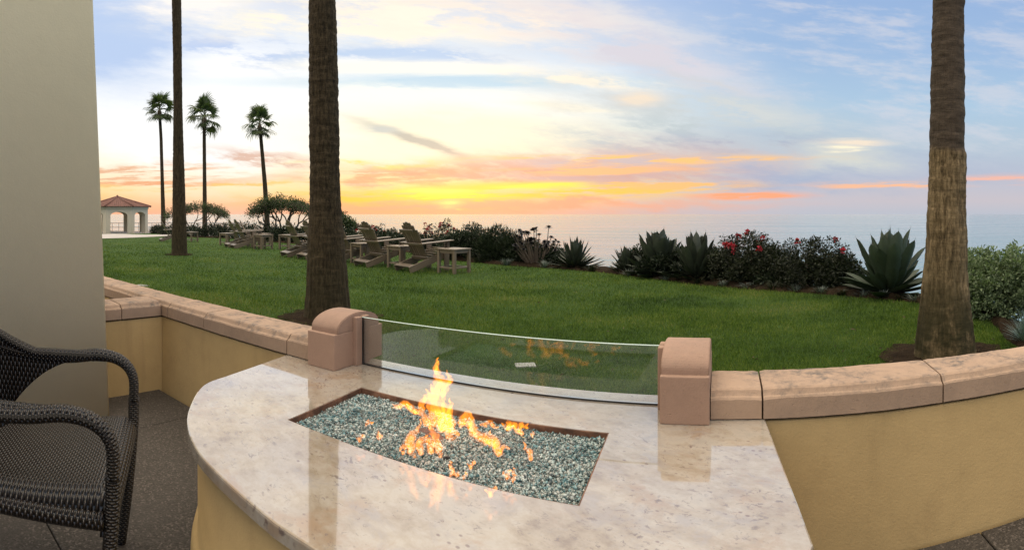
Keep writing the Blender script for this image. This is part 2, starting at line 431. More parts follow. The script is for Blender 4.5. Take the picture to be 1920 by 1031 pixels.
    M['soil'] = simple('mulch_soil', (0.038, 0.026, 0.016), 1.0, 0.6, 12, 1.0, 45, 0.03, spec=0.05)
    M['cliff'] = simple('cliff_scrub', (0.10, 0.10, 0.055), 0.95, 0.6, 1.5, 0.8, 6, 0.2)
    M['path'] = simple('pale_path', (0.40, 0.37, 0.35), 0.85, 0.15, 2, 0.1)
    # lawn
    m, nt, b = pmat('lawn_turf'); p = wpos(nt)
    n = tex_noise(nt, p, 1.1, 5, 0.65); n2 = tex_noise(nt, p, 9, 4, 0.6)
    setc(nt, b, ramp(nt, n * 0.55 + n2 * 0.45, [(0.3, (0.022, 0.045, 0.008)), (0.7, (0.045, 0.095, 0.016))]))
    b.inputs['Roughness'].default_value = 0.9; b.inputs['Specular IOR Level'].default_value = 0.15
    bump(nt, b, tex_noise(nt, p, 60, 4, 0.7), 0.8, 0.03)
    M['lawn'] = m
    m, nt, b = pmat('grass_blade')
    g = nt.nodes.new('ShaderNodeNewGeometry'); r = E(nt, g.outputs['Random Per Island']); p = wpos(nt)
    n = tex_noise(nt, p, 1.1, 5, 0.65); n2 = tex_noise(nt, p, 6, 3, 0.6)
    mow = tex_noise(nt, wpos(nt, (0.35, 0.8, 1)), 1.6, 3, 0.5)
    big = tex_noise(nt, p, 0.45, 4, 0.6)
    c = ramp(nt, (r - 0.5) * 0.34 + (n - 0.5) * 0.40 + (n2 - 0.5) * 0.24 + (mow - 0.5) * 0.62 + (big - 0.5) * 0.55 + 0.5, [(0.24, (0.016, 0.038, 0.005)), (0.45, (0.064, 0.122, 0.013)), (0.63, (0.135, 0.20, 0.024)), (0.82, (0.24, 0.22, 0.07))])
    setc(nt, b, c); b.inputs['Roughness'].default_value = 0.55; b.inputs['Specular IOR Level'].default_value = 0.25
    t = nt.nodes.new('ShaderNodeBsdfTranslucent'); nt.links.new(c.k, t.inputs[0])
    mx = nt.nodes.new('ShaderNodeMixShader'); mx.inputs[0].default_value = 0.3
    nt.links.new(b.outputs[0], mx.inputs[1]); nt.links.new(t.outputs[0], mx.inputs[2]); nt.links.new(mx.outputs[0], nt.nodes['Material Output'].inputs[0])
    M['blade'] = m
    # sea
    m, nt, b = pmat('sea_water')
    b.inputs['Base Color'].default_value = (0.10, 0.20, 0.26, 1); b.inputs['Roughness'].default_value = 0.12; b.inputs['IOR'].default_value = 1.33
    p1 = wpos(nt, (0.010, 0.028, 1)); p2 = wpos(nt, (0.09, 0.16, 1)); p3 = wpos(nt, (0.0016, 0.007, 1))
    h = tex_noise(nt, p1, 1, 5, 0.6) * 4.0 + tex_noise(nt, p2, 1, 4, 0.6) * 0.9
    bump(nt, b, h, 0.9, 1.6)
    nt.links.new(tex_noise(nt, p3, 1, 4, 0.6).smooth(0.35, 0.7, 0.05, 0.16).k, b.inputs['Roughness'])
    M['sea'] = m
    # bark: tan below a rougher dark upper trunk, and a darkened copy for the backlit trunks
    def bark(name, split, gain, mossy):
        m, nt, b = pmat(name)
        tc = nt.nodes.new('ShaderNodeTexCoord'); sp = nt.nodes.new('ShaderNodeSeparateXYZ'); nt.links.new(tc.outputs['UV'], sp.inputs[0])
        V = E(nt, sp.outputs[1]); p = wpos(nt)
        fib = tex_noise(nt, wpos(nt, (36, 36, 6.5)), 1, 6, 0.7) * 0.7 + tex_noise(nt, wpos(nt, (80, 80, 26)), 1, 4, 0.65) * 0.3; rg = tex_noise(nt, wpos(nt, (5, 5, 34)), 1, 4, 0.65)
        up = (V + (tex_noise(nt, p, 3.0, 3, 0.6) - 0.5) * 0.3).smooth(split, split + 0.10)
        g = lambda *c: tuple(x * gain for x in c)
        low = ramp(nt, fib, [(0.32, g(0.030, 0.021, 0.011)), (0.47, g(0.13, 0.092, 0.048)), (0.66, g(0.32, 0.235, 0.13))])
        hi = ramp(nt, fib * 0.4 + rg * 0.6, [(0.3, g(0.03, 0.023, 0.017)), (0.6, g(0.095, 0.072, 0.052)), (0.75, g(0.17, 0.13, 0.095))])
        c = mixc(nt, up, low, hi)
        moss = tex_noise(nt, p, 5, 5, 0.65).smooth(0.30, 0.56) * V.smooth(1.15, 0.2)
        c = mixc(nt, moss * mossy, c, (0.030, 0.027, 0.011))
        ringd = (tex_noise(nt, wpos(nt, (1.5, 1.5, 16)), 1, 3, 0.5)).smooth(0.62, 0.70)
        c = mixc(nt, ringd * 0.35, c, g(0.05, 0.036, 0.024))
        setc(nt, b, c); b.inputs['Roughness'].default_value = 0.9; b.inputs['Specular IOR Level'].default_value = 0.2
        bump(nt, b, fib + rg * 0.6, 0.9, 0.014)
        return m
    M['bark'] = bark('palm_bark', 1.58, 1.0, 0.95)
    M['bark_backlit'] = bark('backlit_palm_bark', 9.0, 0.27, 0.4)  # same bark, colour darkened to stand for shade against the sunset
    M['branch'] = simple('grey_branch', (0.16, 0.12, 0.085), 0.9, 0.4, 12, 0.4)
    M['frond'] = leafmat('palm_frond', (0.034, 0.052, 0.018), (0.10, 0.13, 0.045), 0.5, 0.3)
    M['skirt'] = leafmat('dry_frond', (0.05, 0.036, 0.02), (0.12, 0.085, 0.05), 0.8, 0.1)
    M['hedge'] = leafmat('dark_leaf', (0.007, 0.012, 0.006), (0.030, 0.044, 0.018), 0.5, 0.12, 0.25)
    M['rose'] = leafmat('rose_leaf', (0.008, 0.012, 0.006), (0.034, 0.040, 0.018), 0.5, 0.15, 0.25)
    M['pale'] = leafmat('pale_leaf', (0.075, 0.11, 0.055), (0.27, 0.34, 0.18), 0.6, 0.25)
    M['tree'] = leafmat('tree_leaf', (0.018, 0.032, 0.012), (0.065, 0.090, 0.030), 0.5, 0.3)
    M['silver'] = leafmat('silver_leaf', (0.08, 0.10, 0.09), (0.19, 0.22, 0.19), 0.7, 0.1)
    M['fescue'] = leafmat('blue_grass', (0.075, 0.12, 0.11), (0.16, 0.24, 0.22), 0.6, 0.15)
    M['agave'] = simple('agave_leaf', (0.042, 0.068, 0.034), 0.6, 0.45, 5, 0.1, 40, 0.002)
    M['agave_dark'] = simple('dark_agave_leaf', (0.048, 0.062, 0.036), 0.55, 0.5, 6, 0.1, 40, 0.002, c2=(0.02, 0.026, 0.016))
    M['aeonium'] = leafmat('aeonium_leaf', (0.014, 0.012, 0.012), (0.045, 0.040, 0.038), 0.4, 0.0)
    M['flower'] = leafmat('red_petal', (0.20, 0.010, 0.02), (0.50, 0.03, 0.055), 0.5, 0.3)
    # adirondack wood, weathered
    m, nt, b = pmat('weathered_wood'); p = coords(nt, 'Object', (30, 3, 3)); oi = nt.nodes.new('ShaderNodeObjectInfo')
    n = tex_noise(nt, p, 1.2, 5, 0.65)
    c = ramp(nt, n * 0.7 + E(nt, oi.outputs['Random']) * 0.3, [(0.2, (0.095, 0.068, 0.042)), (0.8, (0.205, 0.158, 0.108))])
    setc(nt, b, c); b.inputs['Roughness'].default_value = 0.36; b.inputs['Specular IOR Level'].default_value = 0.7; bump(nt, b, n, 0.12, 0.002)
    M['wood'] = m
    # wicker: over-under weave on UVs
    m, nt, b = pmat('dark_wicker')
    tc = nt.nodes.new('ShaderNodeTexCoord'); sp = nt.nodes.new('ShaderNodeSeparateXYZ'); nt.links.new(tc.outputs['UV'], sp.inputs[0])
    U, V = E(nt, sp.outputs[0]) * 0.8, E(nt, sp.outputs[1]) * 1.4
    cell = V.f('FLOOR'); odd = cell.f('MODULO', 2.0).f('ABSOLUTE')
    uu = (U + V * 0.0 + odd * 0.5) * (2 * math.pi)
    over = (uu.f('SINE') * 0.5 + 0.5)
    row = ((V - cell) - 0.5).f('ABSOLUTE').smooth(0.5, 0.12)
    h = over.f('POWER', 0.7) * row
    tint = tex_noise(nt, wpos(nt), 40, 3, 0.6)
    c = ramp(nt, h * 0.8 + tint * 0.2, [(0.10, (0.0015, 0.0012, 0.001)), (0.45, (0.010, 0.007, 0.005)), (0.95, (0.045, 0.031, 0.022))])
    setc(nt, b, c); b.inputs['Roughness'].default_value = 0.27; b.inputs['Specular IOR Level'].default_value = 0.55
    bump(nt, b, h, 1.0, 0.006)
    M['wicker'] = m
    # rusted steel
    m, nt, b = pmat('rusted_steel'); p = wpos(nt); n = tex_noise(nt, p, 18, 6, 0.7)
    setc(nt, b, ramp(nt, n, [(0.3, (0.035, 0.018, 0.011)), (0.5, (0.13, 0.058, 0.032)), (0.72, (0.30, 0.15, 0.085))]))
    b.inputs['Roughness'].default_value = 0.7; bump(nt, b, n, 0.3, 0.003); M['rust'] = m
    m, nt, b = pmat('burnt_brown_steel'); p = wpos(nt); n = tex_noise(nt, p, 30, 5, 0.7)
    setc(nt, b, ramp(nt, n, [(0.3, (0.035, 0.016, 0.012)), (0.7, (0.15, 0.07, 0.05))])); b.inputs['Roughness'].default_value = 0.55; M['hood'] = m
    M['black'] = simple('soot_black', (0.012, 0.011, 0.01), 0.7, 0.3, 20, 0.2)
    # fire glass
    m, nt, b = pmat('fire_glass'); g = nt.nodes.new('ShaderNodeNewGeometry'); r = E(nt, g.outputs['Random Per Island'])
    p = wpos(nt); zone = tex_noise(nt, p, 8, 4, 0.65)
    c = ramp(nt, r * 0.55 + zone * 0.9 - 0.16, [(0.12, (0.03, 0.08, 0.09)), (0.30, (0.11, 0.25, 0.27)), (0.46, (0.40, 0.49, 0.46)), (0.64, (0.76, 0.77, 0.70)), (0.76, (0.06, 0.27, 0.31)), (0.88, (0.85, 0.83, 0.75))])
    setc(nt, b, c); b.inputs['Roughness'].default_value = 0.05; b.inputs['IOR'].default_value = 1.52
    nt.links.new(r.smooth(0.2, 0.9, 0.15, 0.9).k, b.inputs['Transmission Weight']); M['beads'] = m
    # clear glass pane
    m, nt, b = pmat('clear_glass'); nt.nodes.remove(b)
    fr = nt.nodes.new('ShaderNodeFresnel'); fr.inputs[0].default_value = 1.5
    tr = nt.nodes.new('ShaderNodeBsdfTransparent'); tr.inputs[0].default_value = (0.955, 0.982, 0.972, 1)
    gl = nt.nodes.new('ShaderNodeBsdfGlossy'); gl.inputs['Roughness'].default_value = 0.0
    mx = nt.nodes.new('ShaderNodeMixShader'); nt.links.new(fr.outputs[0], mx.inputs[0]); nt.links.new(tr.outputs[0], mx.inputs[1]); nt.links.new(gl.outputs[0], mx.inputs[2])
    df = nt.nodes.new('ShaderNodeBsdfDiffuse'); df.inputs[0].default_value = (0.75, 0.8, 0.78, 1)
    dust = tex_noise(nt, wpos(nt), 5, 5, 0.6).smooth(0.4, 0.8, 0.008, 0.035)
    mx2 = nt.nodes.new('ShaderNodeMixShader'); nt.links.new(dust.k, mx2.inputs[0]); nt.links.new(mx.outputs[0], mx2.inputs[1]); nt.links.new(df.outputs[0], mx2.inputs[2])
    nt.links.new(mx2.outputs[0], nt.nodes['Material Output'].inputs[0]); M['glass'] = m
    M['glass_edge'] = simple('skylit_glass_edge', (0.50, 0.62, 0.56), 0.25, 0.05, 30, 0)  # pale tone paints in the skylight that the glass edge catches
    M['gasket'] = simple('dark_gasket', (0.02, 0.02, 0.02), 0.5, 0.1, 30, 0)
    M['tile'] = simple('clay_tile', (0.17, 0.070, 0.050), 0.8, 0.5, 3.5, 0.3, 30, 0.01)
    M['metal'] = simple('grey_metal', (0.12, 0.12, 0.12), 0.5, 0.2, 20, 0)
    M['plate'] = simple('pale_concrete', (0.34, 0.33, 0.31), 0.8, 0.2, 20, 0.2)
    # flames: clear gas that glows, more where the sheet of flame is deeper
    def flame(name, col, st, p):
        m = bpy.data.materials.new(name); m.use_nodes = True; nt = m.node_tree; nt.nodes.clear()
        g = nt.nodes.new('ShaderNodeNewGeometry'); vm = nt.nodes.new('ShaderNodeVectorMath'); vm.operation = 'DOT_PRODUCT'
        nt.links.new(g.outputs['Normal'], vm.inputs[0]); nt.links.new(g.outputs['Incoming'], vm.inputs[1])
        dep = E(nt, vm.outputs['Value']).f('ABSOLUTE').f('POWER', p)
        lick = tex_noise(nt, wpos(nt, (70, 70, 26)), 1, 3, 0.6).smooth(0.30, 0.62, 0.35, 1.15)
        e = nt.nodes.new('ShaderNodeEmission'); e.inputs[0].default_value = col + (1,); nt.links.new((dep * lick * st).k, e.inputs[1])
        t = nt.nodes.new('ShaderNodeBsdfTransparent'); ad = nt.nodes.new('ShaderNodeAddShader')
        nt.links.new(t.outputs[0], ad.inputs[0]); nt.links.new(e.outputs[0], ad.inputs[1])
        o = nt.nodes.new('ShaderNodeOutputMaterial'); nt.links.new(ad.outputs[0], o.inputs['Surface'])
        return m
    M['flame_outer'] = flame('flame_orange', (1.0, 0.265, 0.008), 0.60, 1.3)
    M['flame_halo'] = flame('flame_halo', (1.0, 0.22, 0.02), 0.07, 2.0)
    M['flame_inner'] = flame('flame_yellow', (1.0, 0.42, 0.012), 0.36, 1.2)
make_materials()

# ------------------------------------------------------------------ ground shape
def gz(rho):
    """lawn height: level near the terrace, falling gently towards the pavilion"""
    return (H - 1.12) - max(0.0, rho - 17.0) * 0.0214
def ground_at(px, py):
    q = (py - HZ) / F
    rho = 1.12 / q
    if rho > 17: rho = (1.12 - 17 * 0.0214) / max(q - 0.0214, 1e-4)
    ph = (px - CX) / F
    return rho, ph
def P(rho, ph, z): return (rho * math.sin(ph), rho * math.cos(ph), z)
def zpix(py, rho): return H - (py - HZ) / F * rho

EDGE = [(-170, 434.5), (180, 434.5), (250, 435), (290, 438), (330, 441.5), (360, 445), (400, 446), (440, 448), (480, 451), (520, 455), (560, 458), (620, 461), (700, 467),
        (760, 473), (800, 480), (850, 489), (900, 494), (960, 499), (1050, 505), (1130, 512), (1200, 521), (1300, 534), (1400, 543), (1500, 550), (1600, 558),
        (1700, 567), (1760, 575), (1835, 591), (1868, 615), (1885, 638), (1910, 655), (1960, 675), (2060, 700)]
EX = np.array([(x - CX) / F for x, y in EDGE]); ER = np.array([ground_at(x, y)[0] for x, y in EDGE])
def rho_edge(ph): return float(np.interp(ph, EX, ER))
def bed_w(ph): return 0.15 * rho_edge(ph) if ph < 0.45 else 1.4

def polar_sheet(name, lo, hi, zf, mat, n_ph=300, n_r=40, ph0=-1.52, ph1=0.70, kind='structure'):
    V, Fc = [], []
    for i in range(n_ph + 1):
        ph = ph0 + (ph1 - ph0) * i / n_ph
        a, b = lo(ph), hi(ph)
        for j in range(n_r + 1):
            t = (j / n_r) ** 1.5
            r = a + (b - a) * t
            V.append(P(r, ph, zf(r, ph, j / n_r)))
    for i in range(n_ph):
        for j in range(n_r):
            k = i * (n_r + 1) + j
            Fc.append((k, k + 1, k + n_r + 2, k + n_r + 1))
    o = put(name, mesh(name, V, Fc, smooth=True), mat); o['kind'] = kind
    return o
WALL_Y0, WALL_Y1 = 1.735, 1.925
lawn_near = lambda ph: 1.90 / max(math.cos(ph), 0.05)
def wob(ph): return 0.12 * mnoise.noise((ph * 60, 3, 0)) + 0.05 * mnoise.noise((ph * 190, 5, 0))
lawn_far = lambda ph: rho_edge(ph) * (1 + 0.10 * wob(ph))
polar_sheet('lawn', lawn_near, lambda ph: lawn_far(ph) + 0.15, lambda r, ph, t: gz(r) + 0.012 * mnoise.noise((r * math.sin(ph) * 0.8, r * math.cos(ph) * 0.8, 0)), M['lawn'], 420, 60)
polar_sheet('planting_bed', lambda ph: lawn_far(ph), lambda ph: lawn_far(ph) + bed_w(ph),
            lambda r, ph, t: gz(r) - 0.03 + 0.10 * math.sin(math.pi * min(1, t * 1.1)) + 0.04 * mnoise.noise((r * math.sin(ph) * 5, r * math.cos(ph) * 5, 1)), M['soil'], 420, 8)
SEA = -46.0
def cliff_z(r, ph, t):
    z0 = gz(lawn_far(ph) + bed_w(ph)) - 0.05
    return z0 + (SEA - 2 - z0) * t ** 0.8 + mnoise.noise((r * math.sin(ph) * 0.3, r * math.cos(ph) * 0.3, 2)) * 2.0 * t
polar_sheet('cliff', lambda ph: lawn_far(ph) + bed_w(ph), lambda ph: lawn_far(ph) + bed_w(ph) + 42, cliff_z, M['cliff'], 200, 14)
# sea, a fan of rings out to the horizon
def sea():
    rs = [10, 60, 150, 400, 1000, 3000, 9000, 25000, 80000]; n = 128; V, Fc = [], []
    for r in rs:
        for k in range(n):
            a = 2 * math.pi * k / n; V.append((r * math.cos(a), r * math.sin(a), SEA))
    for i in range(len(rs) - 1):
        for k in range(n):
            k2 = (k + 1) % n; Fc.append((i * n + k, i * n + k2, (i + 1) * n + k2, (i + 1) * n + k))
    o = put('sea', mesh('sea', V, Fc), M['sea']); o['kind'] = 'structure'
    bm = bmesh.new(); bm.from_mesh(o.data); bmesh.ops.recalc_face_normals(bm, faces=bm.faces)
    for f in bm.faces:
        if f.normal.z < 0: f.normal_flip()
    bm.to_mesh(o.data); bm.free()
sea()
# ground under and behind the terrace
def back_ground():
    v = [(-90, -90, -0.03), (60, -90, -0.03), (60, 1.93, -0.03), (-90, 1.93, -0.03)]
    o = put('terrace_base', mesh('terrace_base', v, [(0, 1, 2, 3)]), M['joint']); o['kind'] = 'structure'
back_ground()
def paving():
    root = bpy.data.objects.new('terrace_floor', None); COL.objects.link(root); root['kind'] = 'structure'
    w = 1.147; g = 0.006
    me = bevel_mesh('paving_slab', *box_vf(0, w - g, 0, w - g, -0.05, 0.0), w=0.003, seg=1)
    me2 = bevel_mesh('paving_slab', *box_vf(0, w - g, 0, w - g - 0.02, -0.05, 0.0), w=0.003, seg=1)
    for i in range(-3, 4):
        for j in range(0, 4):
            x = -2.55 + w * (i + 1) + g / 2 - w * 1
            y = 1.735 - w * (j + 1) + g / 2
            put('paving_slab', me2 if j == 0 else me, M['paving'], root, loc=(x + w * 0, y, 0))
paving()
# path to the pavilion
def path():
    pts_near = [(150, 448.5), (200, 447.5), (260, 445.5), (326, 442.5)]
    pts_far = [(150, 441), (215, 438.6), (262, 440.0), (326, 440.2)]
    V = []; Fc = []
    A = spline(pts_near, 8); B = spline(pts_far, 8)
    for a, b in zip(A, B):
        for q in (a, b):
            r, ph = ground_at(*q); V.append(P(r, ph, gz(r) + 0.02))
    for i in range(len(A) - 1): Fc.append((2 * i, 2 * i + 2, 2 * i + 3, 2 * i + 1))
    o = put('path', mesh('path', V, Fc), M['path']); o['kind'] = 'structure'
path()

# ------------------------------------------------------------------ garden wall, pillar
S = 0.71875
SLAB_Z = 0.482; COP_B = 0.486; COP_T = 0.585
POSTS = [(-2.32 * S, -2.10 * S), (-0.285 * S, -0.065 * S)]
GY = 2.575 * S      # glass plane
def garden_wall():
    t = thing('garden_wall', 'low yellow stucco wall with pink stone coping between terrace and lawn', 'wall', (0, WALL_Y0, 0))
    off = Vector((0, WALL_Y0, 0))
    def bx(name, *a, mat=None, **k):
        v, f = box_vf(*a); v = [tuple(Vector(p) - off) for p in v]
        return put(name, bevel_mesh(name, v, f, **k), mat, t)
    xl, xr = POSTS[0][0], POSTS[1][1]
    bx('wall_face', -7.0, xl, WALL_Y0, WALL_Y1, -0.04, COP_B - 0.012, mat=M['wall'], w=0.006)
    bx('wall_face', xr, 3.4, WALL_Y0, WALL_Y1, -0.04, COP_B - 0.012, mat=M['wall'], w=0.006)
    bx('wall_face', xl, xr, WALL_Y0, WALL_Y1, -0.04, SLAB_Z - 0.042, mat=M['wall'], w=0.0)
    bx('wall_face', -3.33, -3.05, -1.5, WALL_Y0, -0.04, COP_B - 0.012, mat=M['wall'], w=0.006)
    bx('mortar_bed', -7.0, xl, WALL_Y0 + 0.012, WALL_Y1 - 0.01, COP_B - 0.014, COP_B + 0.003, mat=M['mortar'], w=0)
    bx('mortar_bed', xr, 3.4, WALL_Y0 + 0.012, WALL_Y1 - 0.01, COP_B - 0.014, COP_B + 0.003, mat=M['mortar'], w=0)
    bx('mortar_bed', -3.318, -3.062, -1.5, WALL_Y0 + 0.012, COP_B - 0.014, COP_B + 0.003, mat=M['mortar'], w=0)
    # coping profile (y, z): face, cove, sloping top, back lip
    y0, y1 = 2.40 * S, 2.70 * S
    prof = [(y0, COP_B), (y0, COP_B + 0.062), (y0 + 0.004, COP_B + 0.068), (y0 + 0.012, COP_B + 0.071), (y0 + 0.017, COP_B + 0.078), (y0 + 0.022, COP_B + 0.087), (y0 + 0.03, COP_B + 0.092),
            (y1 - 0.03, COP_T), (y1 - 0.012, COP_T - 0.002), (y1, COP_T - 0.008), (y1, COP_B)]
    def stone(a, b, axis='x', flip=None):
        # prism along x, ends slightly eased, gently uneven
        g = 0.003; n = max(8, int((b - a) / 0.02)); V = []; Fc = []; m = len(prof)
        xs = [a + g + (b - a - 2 * g) * i / n for i in range(n + 1)]
        dz = random.uniform(-0.0015, 0.0015); dy = random.uniform(-0.0015, 0.0015)
        for x in xs:
            for (y, z) in prof:
                ed = 1.0 if x in (xs[0], xs[-1]) else 0.0
                k = 0.0022 * mnoise.noise((x * 9, y * 20, z * 20)) + 0.0016 * mnoise.noise((x * 45, y * 60, z * 60)) - ed * 0.002
                if axis == 'x': V.append((x, y + dy + k - WALL_Y0, z + (dz + k if z > COP_B + 0.001 else 0)))
                else:           V.append((-3.05 + (WALL_Y0 - y) - 0.0, x - WALL_Y0, z + (dz + k if z > COP_B + 0.001 else 0)))
        for i in range(n):
            for j in range(m):
                j2 = (j + 1) % m
                Fc.append((i * m + j, i * m + j2, (i + 1) * m + j2, (i + 1) * m + j))
        Fc.append(tuple(range(m))); Fc.append(tuple(n * m + j for j in reversed(range(m))))
        bm = bmesh.new(); vs = [bm.verts.new(p) for p in V]
        for q in Fc: bm.faces.new([vs[i] for i in q])
        bmesh.ops.recalc_face_normals(bm, faces=bm.faces)
        me = bpy.data.meshes.new('coping_stone'); bm.to_mesh(me); bm.free()
        put('coping_stone', me, M['coping'], t)
    for a, b in ((-7.0, -6.3), (-6.3, -5.6), (-5.6, -4.9), (-4.9, -4.2), (-4.2, -3.5), (-3.5, -2.96), (-2.96, -2.55), (-2.55, -1.85), (-1.85, xl), (xr, 0.124), (0.124, 0.75), (0.75, 1.40), (1.40, 2.05), (2.05, 2.7), (2.7, 3.4)):
        stone(a, b)
    for a, b in ((1.715 - 0.28, 1.72), (0.8, 1.435), (0.15, 0.8), (-0.5, 0.15), (-1.15, -0.5)):
        stone(a, b, 'y')
garden_wall()
def pillar():
    t = thing('building_pillar', 'tall cream stucco pillar standing on the terrace behind the wicker chair', 'pillar', (-3.2, 0.7, 0))
    bm = bmesh.new()
    # battered shaft: (x front, y far) at base and top
    zs = [0.0, 3.3, 4.2]
    V = []
    for z in zs:
        k = z / 2.31
        fx = -2.765 - 0.035 * k; fy = 1.235 - 0.085 * k
        V.append([(fx, fy), (fx - 0.85, fy), (fx - 0.85, 0.15), (fx, 0.15)])
    rings = [[bm.verts.new((x + 3.2, y - 0.7, z)) for x, y in r] for r, z in zip(V, zs)]
    for a, b in zip(rings[:-1], rings[1:]):
        for i in range(4): bm.faces.new((a[i], a[(i + 1) % 4], b[(i + 1) % 4], b[i]))
    bm.faces.new(rings[0]); bm.faces.new(rings[-1])
    bmesh.ops.recalc_face_normals(bm, faces=bm.faces)
    ed = [e for e in bm.edges if abs((e.verts[0].co - e.verts[1].co).z) > 0.5]
    bmesh.ops.bevel(bm, geom=ed, offset=0.022, segments=4, affect='EDGES', profile=0.5)
    me = bpy.data.meshes.new('shaft'); bm.to_mesh(me); bm.free()
    me.polygons.foreach_set('use_smooth', [len(p.vertices) == 4 for p in me.polygons])
    put('shaft', me, M['pillar'], t)
    put('capital', bevel_mesh('capital', *box_vf(-0.62, 0.45, -0.68, 0.5, 4.2, 4.5), w=0.02), M['pillar'], t)
pillar()

# ------------------------------------------------------------------ fire table
def offset_poly(pts, d):
    n = len(pts); out = []
    for i in range(n):
        a, b, c = Vector(pts[i - 1]), Vector(pts[i]), Vector(pts[(i + 1) % n])
        e1 = (b - a).normalized(); e2 = (c - b).normalized()
        n1 = Vector((-e1.y, e1.x)); n2 = Vector((-e2.y, e2.x)); m = (n1 + n2)
        m = m / max(m.dot(n1), 0.3)
        out.append(tuple(b + m * d))
    return out
left = spline([(-2.47, 1.86), (-2.40, 1.62), (-2.15, 1.37), (-1.95, 1.235), (-1.73, 1.145), (-1.49, 1.10), (-1.2, 1.066)], 6)
right = spline([(-0.70, 1.066), (-0.38, 1.095), (-0.06, 1.17), (0.15, 1.30), (0.25, 1.48)], 6)
OUT = [(-2.58, 2.416)] + [tuple(p) for p in left] + [(-0.95, 1.062)] + [tuple(p) for p in right] + [(0.236, 1.70), (0.212, 2.03), (0.185, 2.416)]
OUT = [(x * S, y * S) for x, y in OUT]          # counter-clockwise from the back left
back = [(POSTS[1][1] + 0.0, 2.416 * S), (POSTS[1][1], 2.72 * S), (POSTS[0][0], 2.72 * S), (POSTS[0][0], 2.416 * S)]
OUT2 = OUT + back
HOLE = [(-1.76 * S, 1.645 * S), (-0.455 * S, 1.635 * S), (-0.485 * S, 2.212 * S), (-1.80 * S, 2.222 * S)]
def fire_table():
    t = thing('fire_table', 'round-fronted fire table with polished cream stone top full of glass beads', 'fire table', (-0.8, 1.3, 0))
    o3 = Vector((-0.8, 1.3, 0))
    def loc(p): return tuple(Vector(p) - o3)
    # slab with the burner opening
    bm = bmesh.new(); zt, zb = SLAB_Z, SLAB_Z - 0.038
    e1 = offset_poly(OUT2, 0.005)
    rings = []
    for poly, z in ((e1, zt), (offset_poly(OUT2, 0.0015), zt - 0.0015), (OUT2, zt - 0.006), (OUT2, zb + 0.005), (e1, zb)):
        rings.append([bm.verts.new(loc((x, y, z))) for x, y in poly])
    n = len(OUT2)
    for a, b in zip(rings[:-1], rings[1:]):
        for i in range(n): bm.faces.new((b[i], b[(i + 1) % n], a[(i + 1) % n], a[i]))
    ht = [bm.verts.new(loc((x, y, zt))) for x, y in HOLE]; hb = [bm.verts.new(loc((x, y, zb))) for x, y in HOLE]
    for i in range(4): bm.faces.new((ht[i], ht[(i + 1) % 4], hb[(i + 1) % 4], hb[i]))
    def fill(outer, inner):
        ed = []
        for lp in (outer, inner):
            for i in range(len(lp)):
                e = bm.edges.get((lp[i], lp[(i + 1) % len(lp)])) or bm.edges.new((lp[i], lp[(i + 1) % len(lp)])); ed.append(e)
        bmesh.ops.triangle_fill(bm, edges=ed, use_beauty=True)
    fill(rings[0], ht); fill(rings[-1], hb)
    bmesh.ops.recalc_face_normals(bm, faces=bm.faces)
    me = bpy.data.meshes.new('stone_top'); bm.to_mesh(me); bm.free()
    put('stone_top', me, M['slab'], t)
    # rendered base with a rounded plinth
    V, Fc = [], []; prof = [(0.035, zb + 0.002), (0.036, 0.125), (0.030, 0.118), (0.020, 0.108), (0.014, 0.09), (0.012, 0.06), (0.012, -0.01)]
    n = len(OUT)
    for d, z in prof:
        for x, y in offset_poly(OUT, d): V.append(loc((x, min(y, 2.416 * S), z)))
    for i in range(len(prof) - 1):
        for k in range(n): Fc.append((i * n + k, (i + 1) * n + k, (i + 1) * n + (k + 1) % n, i * n + (k + 1) % n))
    put('base', mesh('base', V, Fc, smooth=True), M['wall'], t)
    # burner pan
    w = 0.004
    ho = [tuple(p) for p in HOLE]; hi = offset_poly(ho, w); ho = offset_poly(ho, 0.0006)
    V, Fc = [], []
    for poly, z in ((ho, 0.30), (ho, zt - 0.0015), (hi, zt - 0.0015), (hi, 0.40)):
        V += [loc((x, y, z)) for x, y in poly]
    for i in range(3):
        for k in range(4): Fc.append((i * 4 + k, i * 4 + (k + 1) % 4, (i + 1) * 4 + (k + 1) % 4, (i + 1) * 4 + k))
    Fc.append((12, 13, 14, 15))
    put('burner_pan', mesh('burner_pan', V, Fc), M['rust'], t)
    return t, loc
TABLE, tloc = fire_table()
def bead_z(x, y):
    cx, cy = -1.12 * S, 1.92 * S
    d = math.hypot((x - cx) / 0.42, (y - cy) / 0.2)
    return 0.4665 + 0.008 * max(0, 1 - d) + 0.006 * mnoise.noise((x * 14, y * 14, 0))
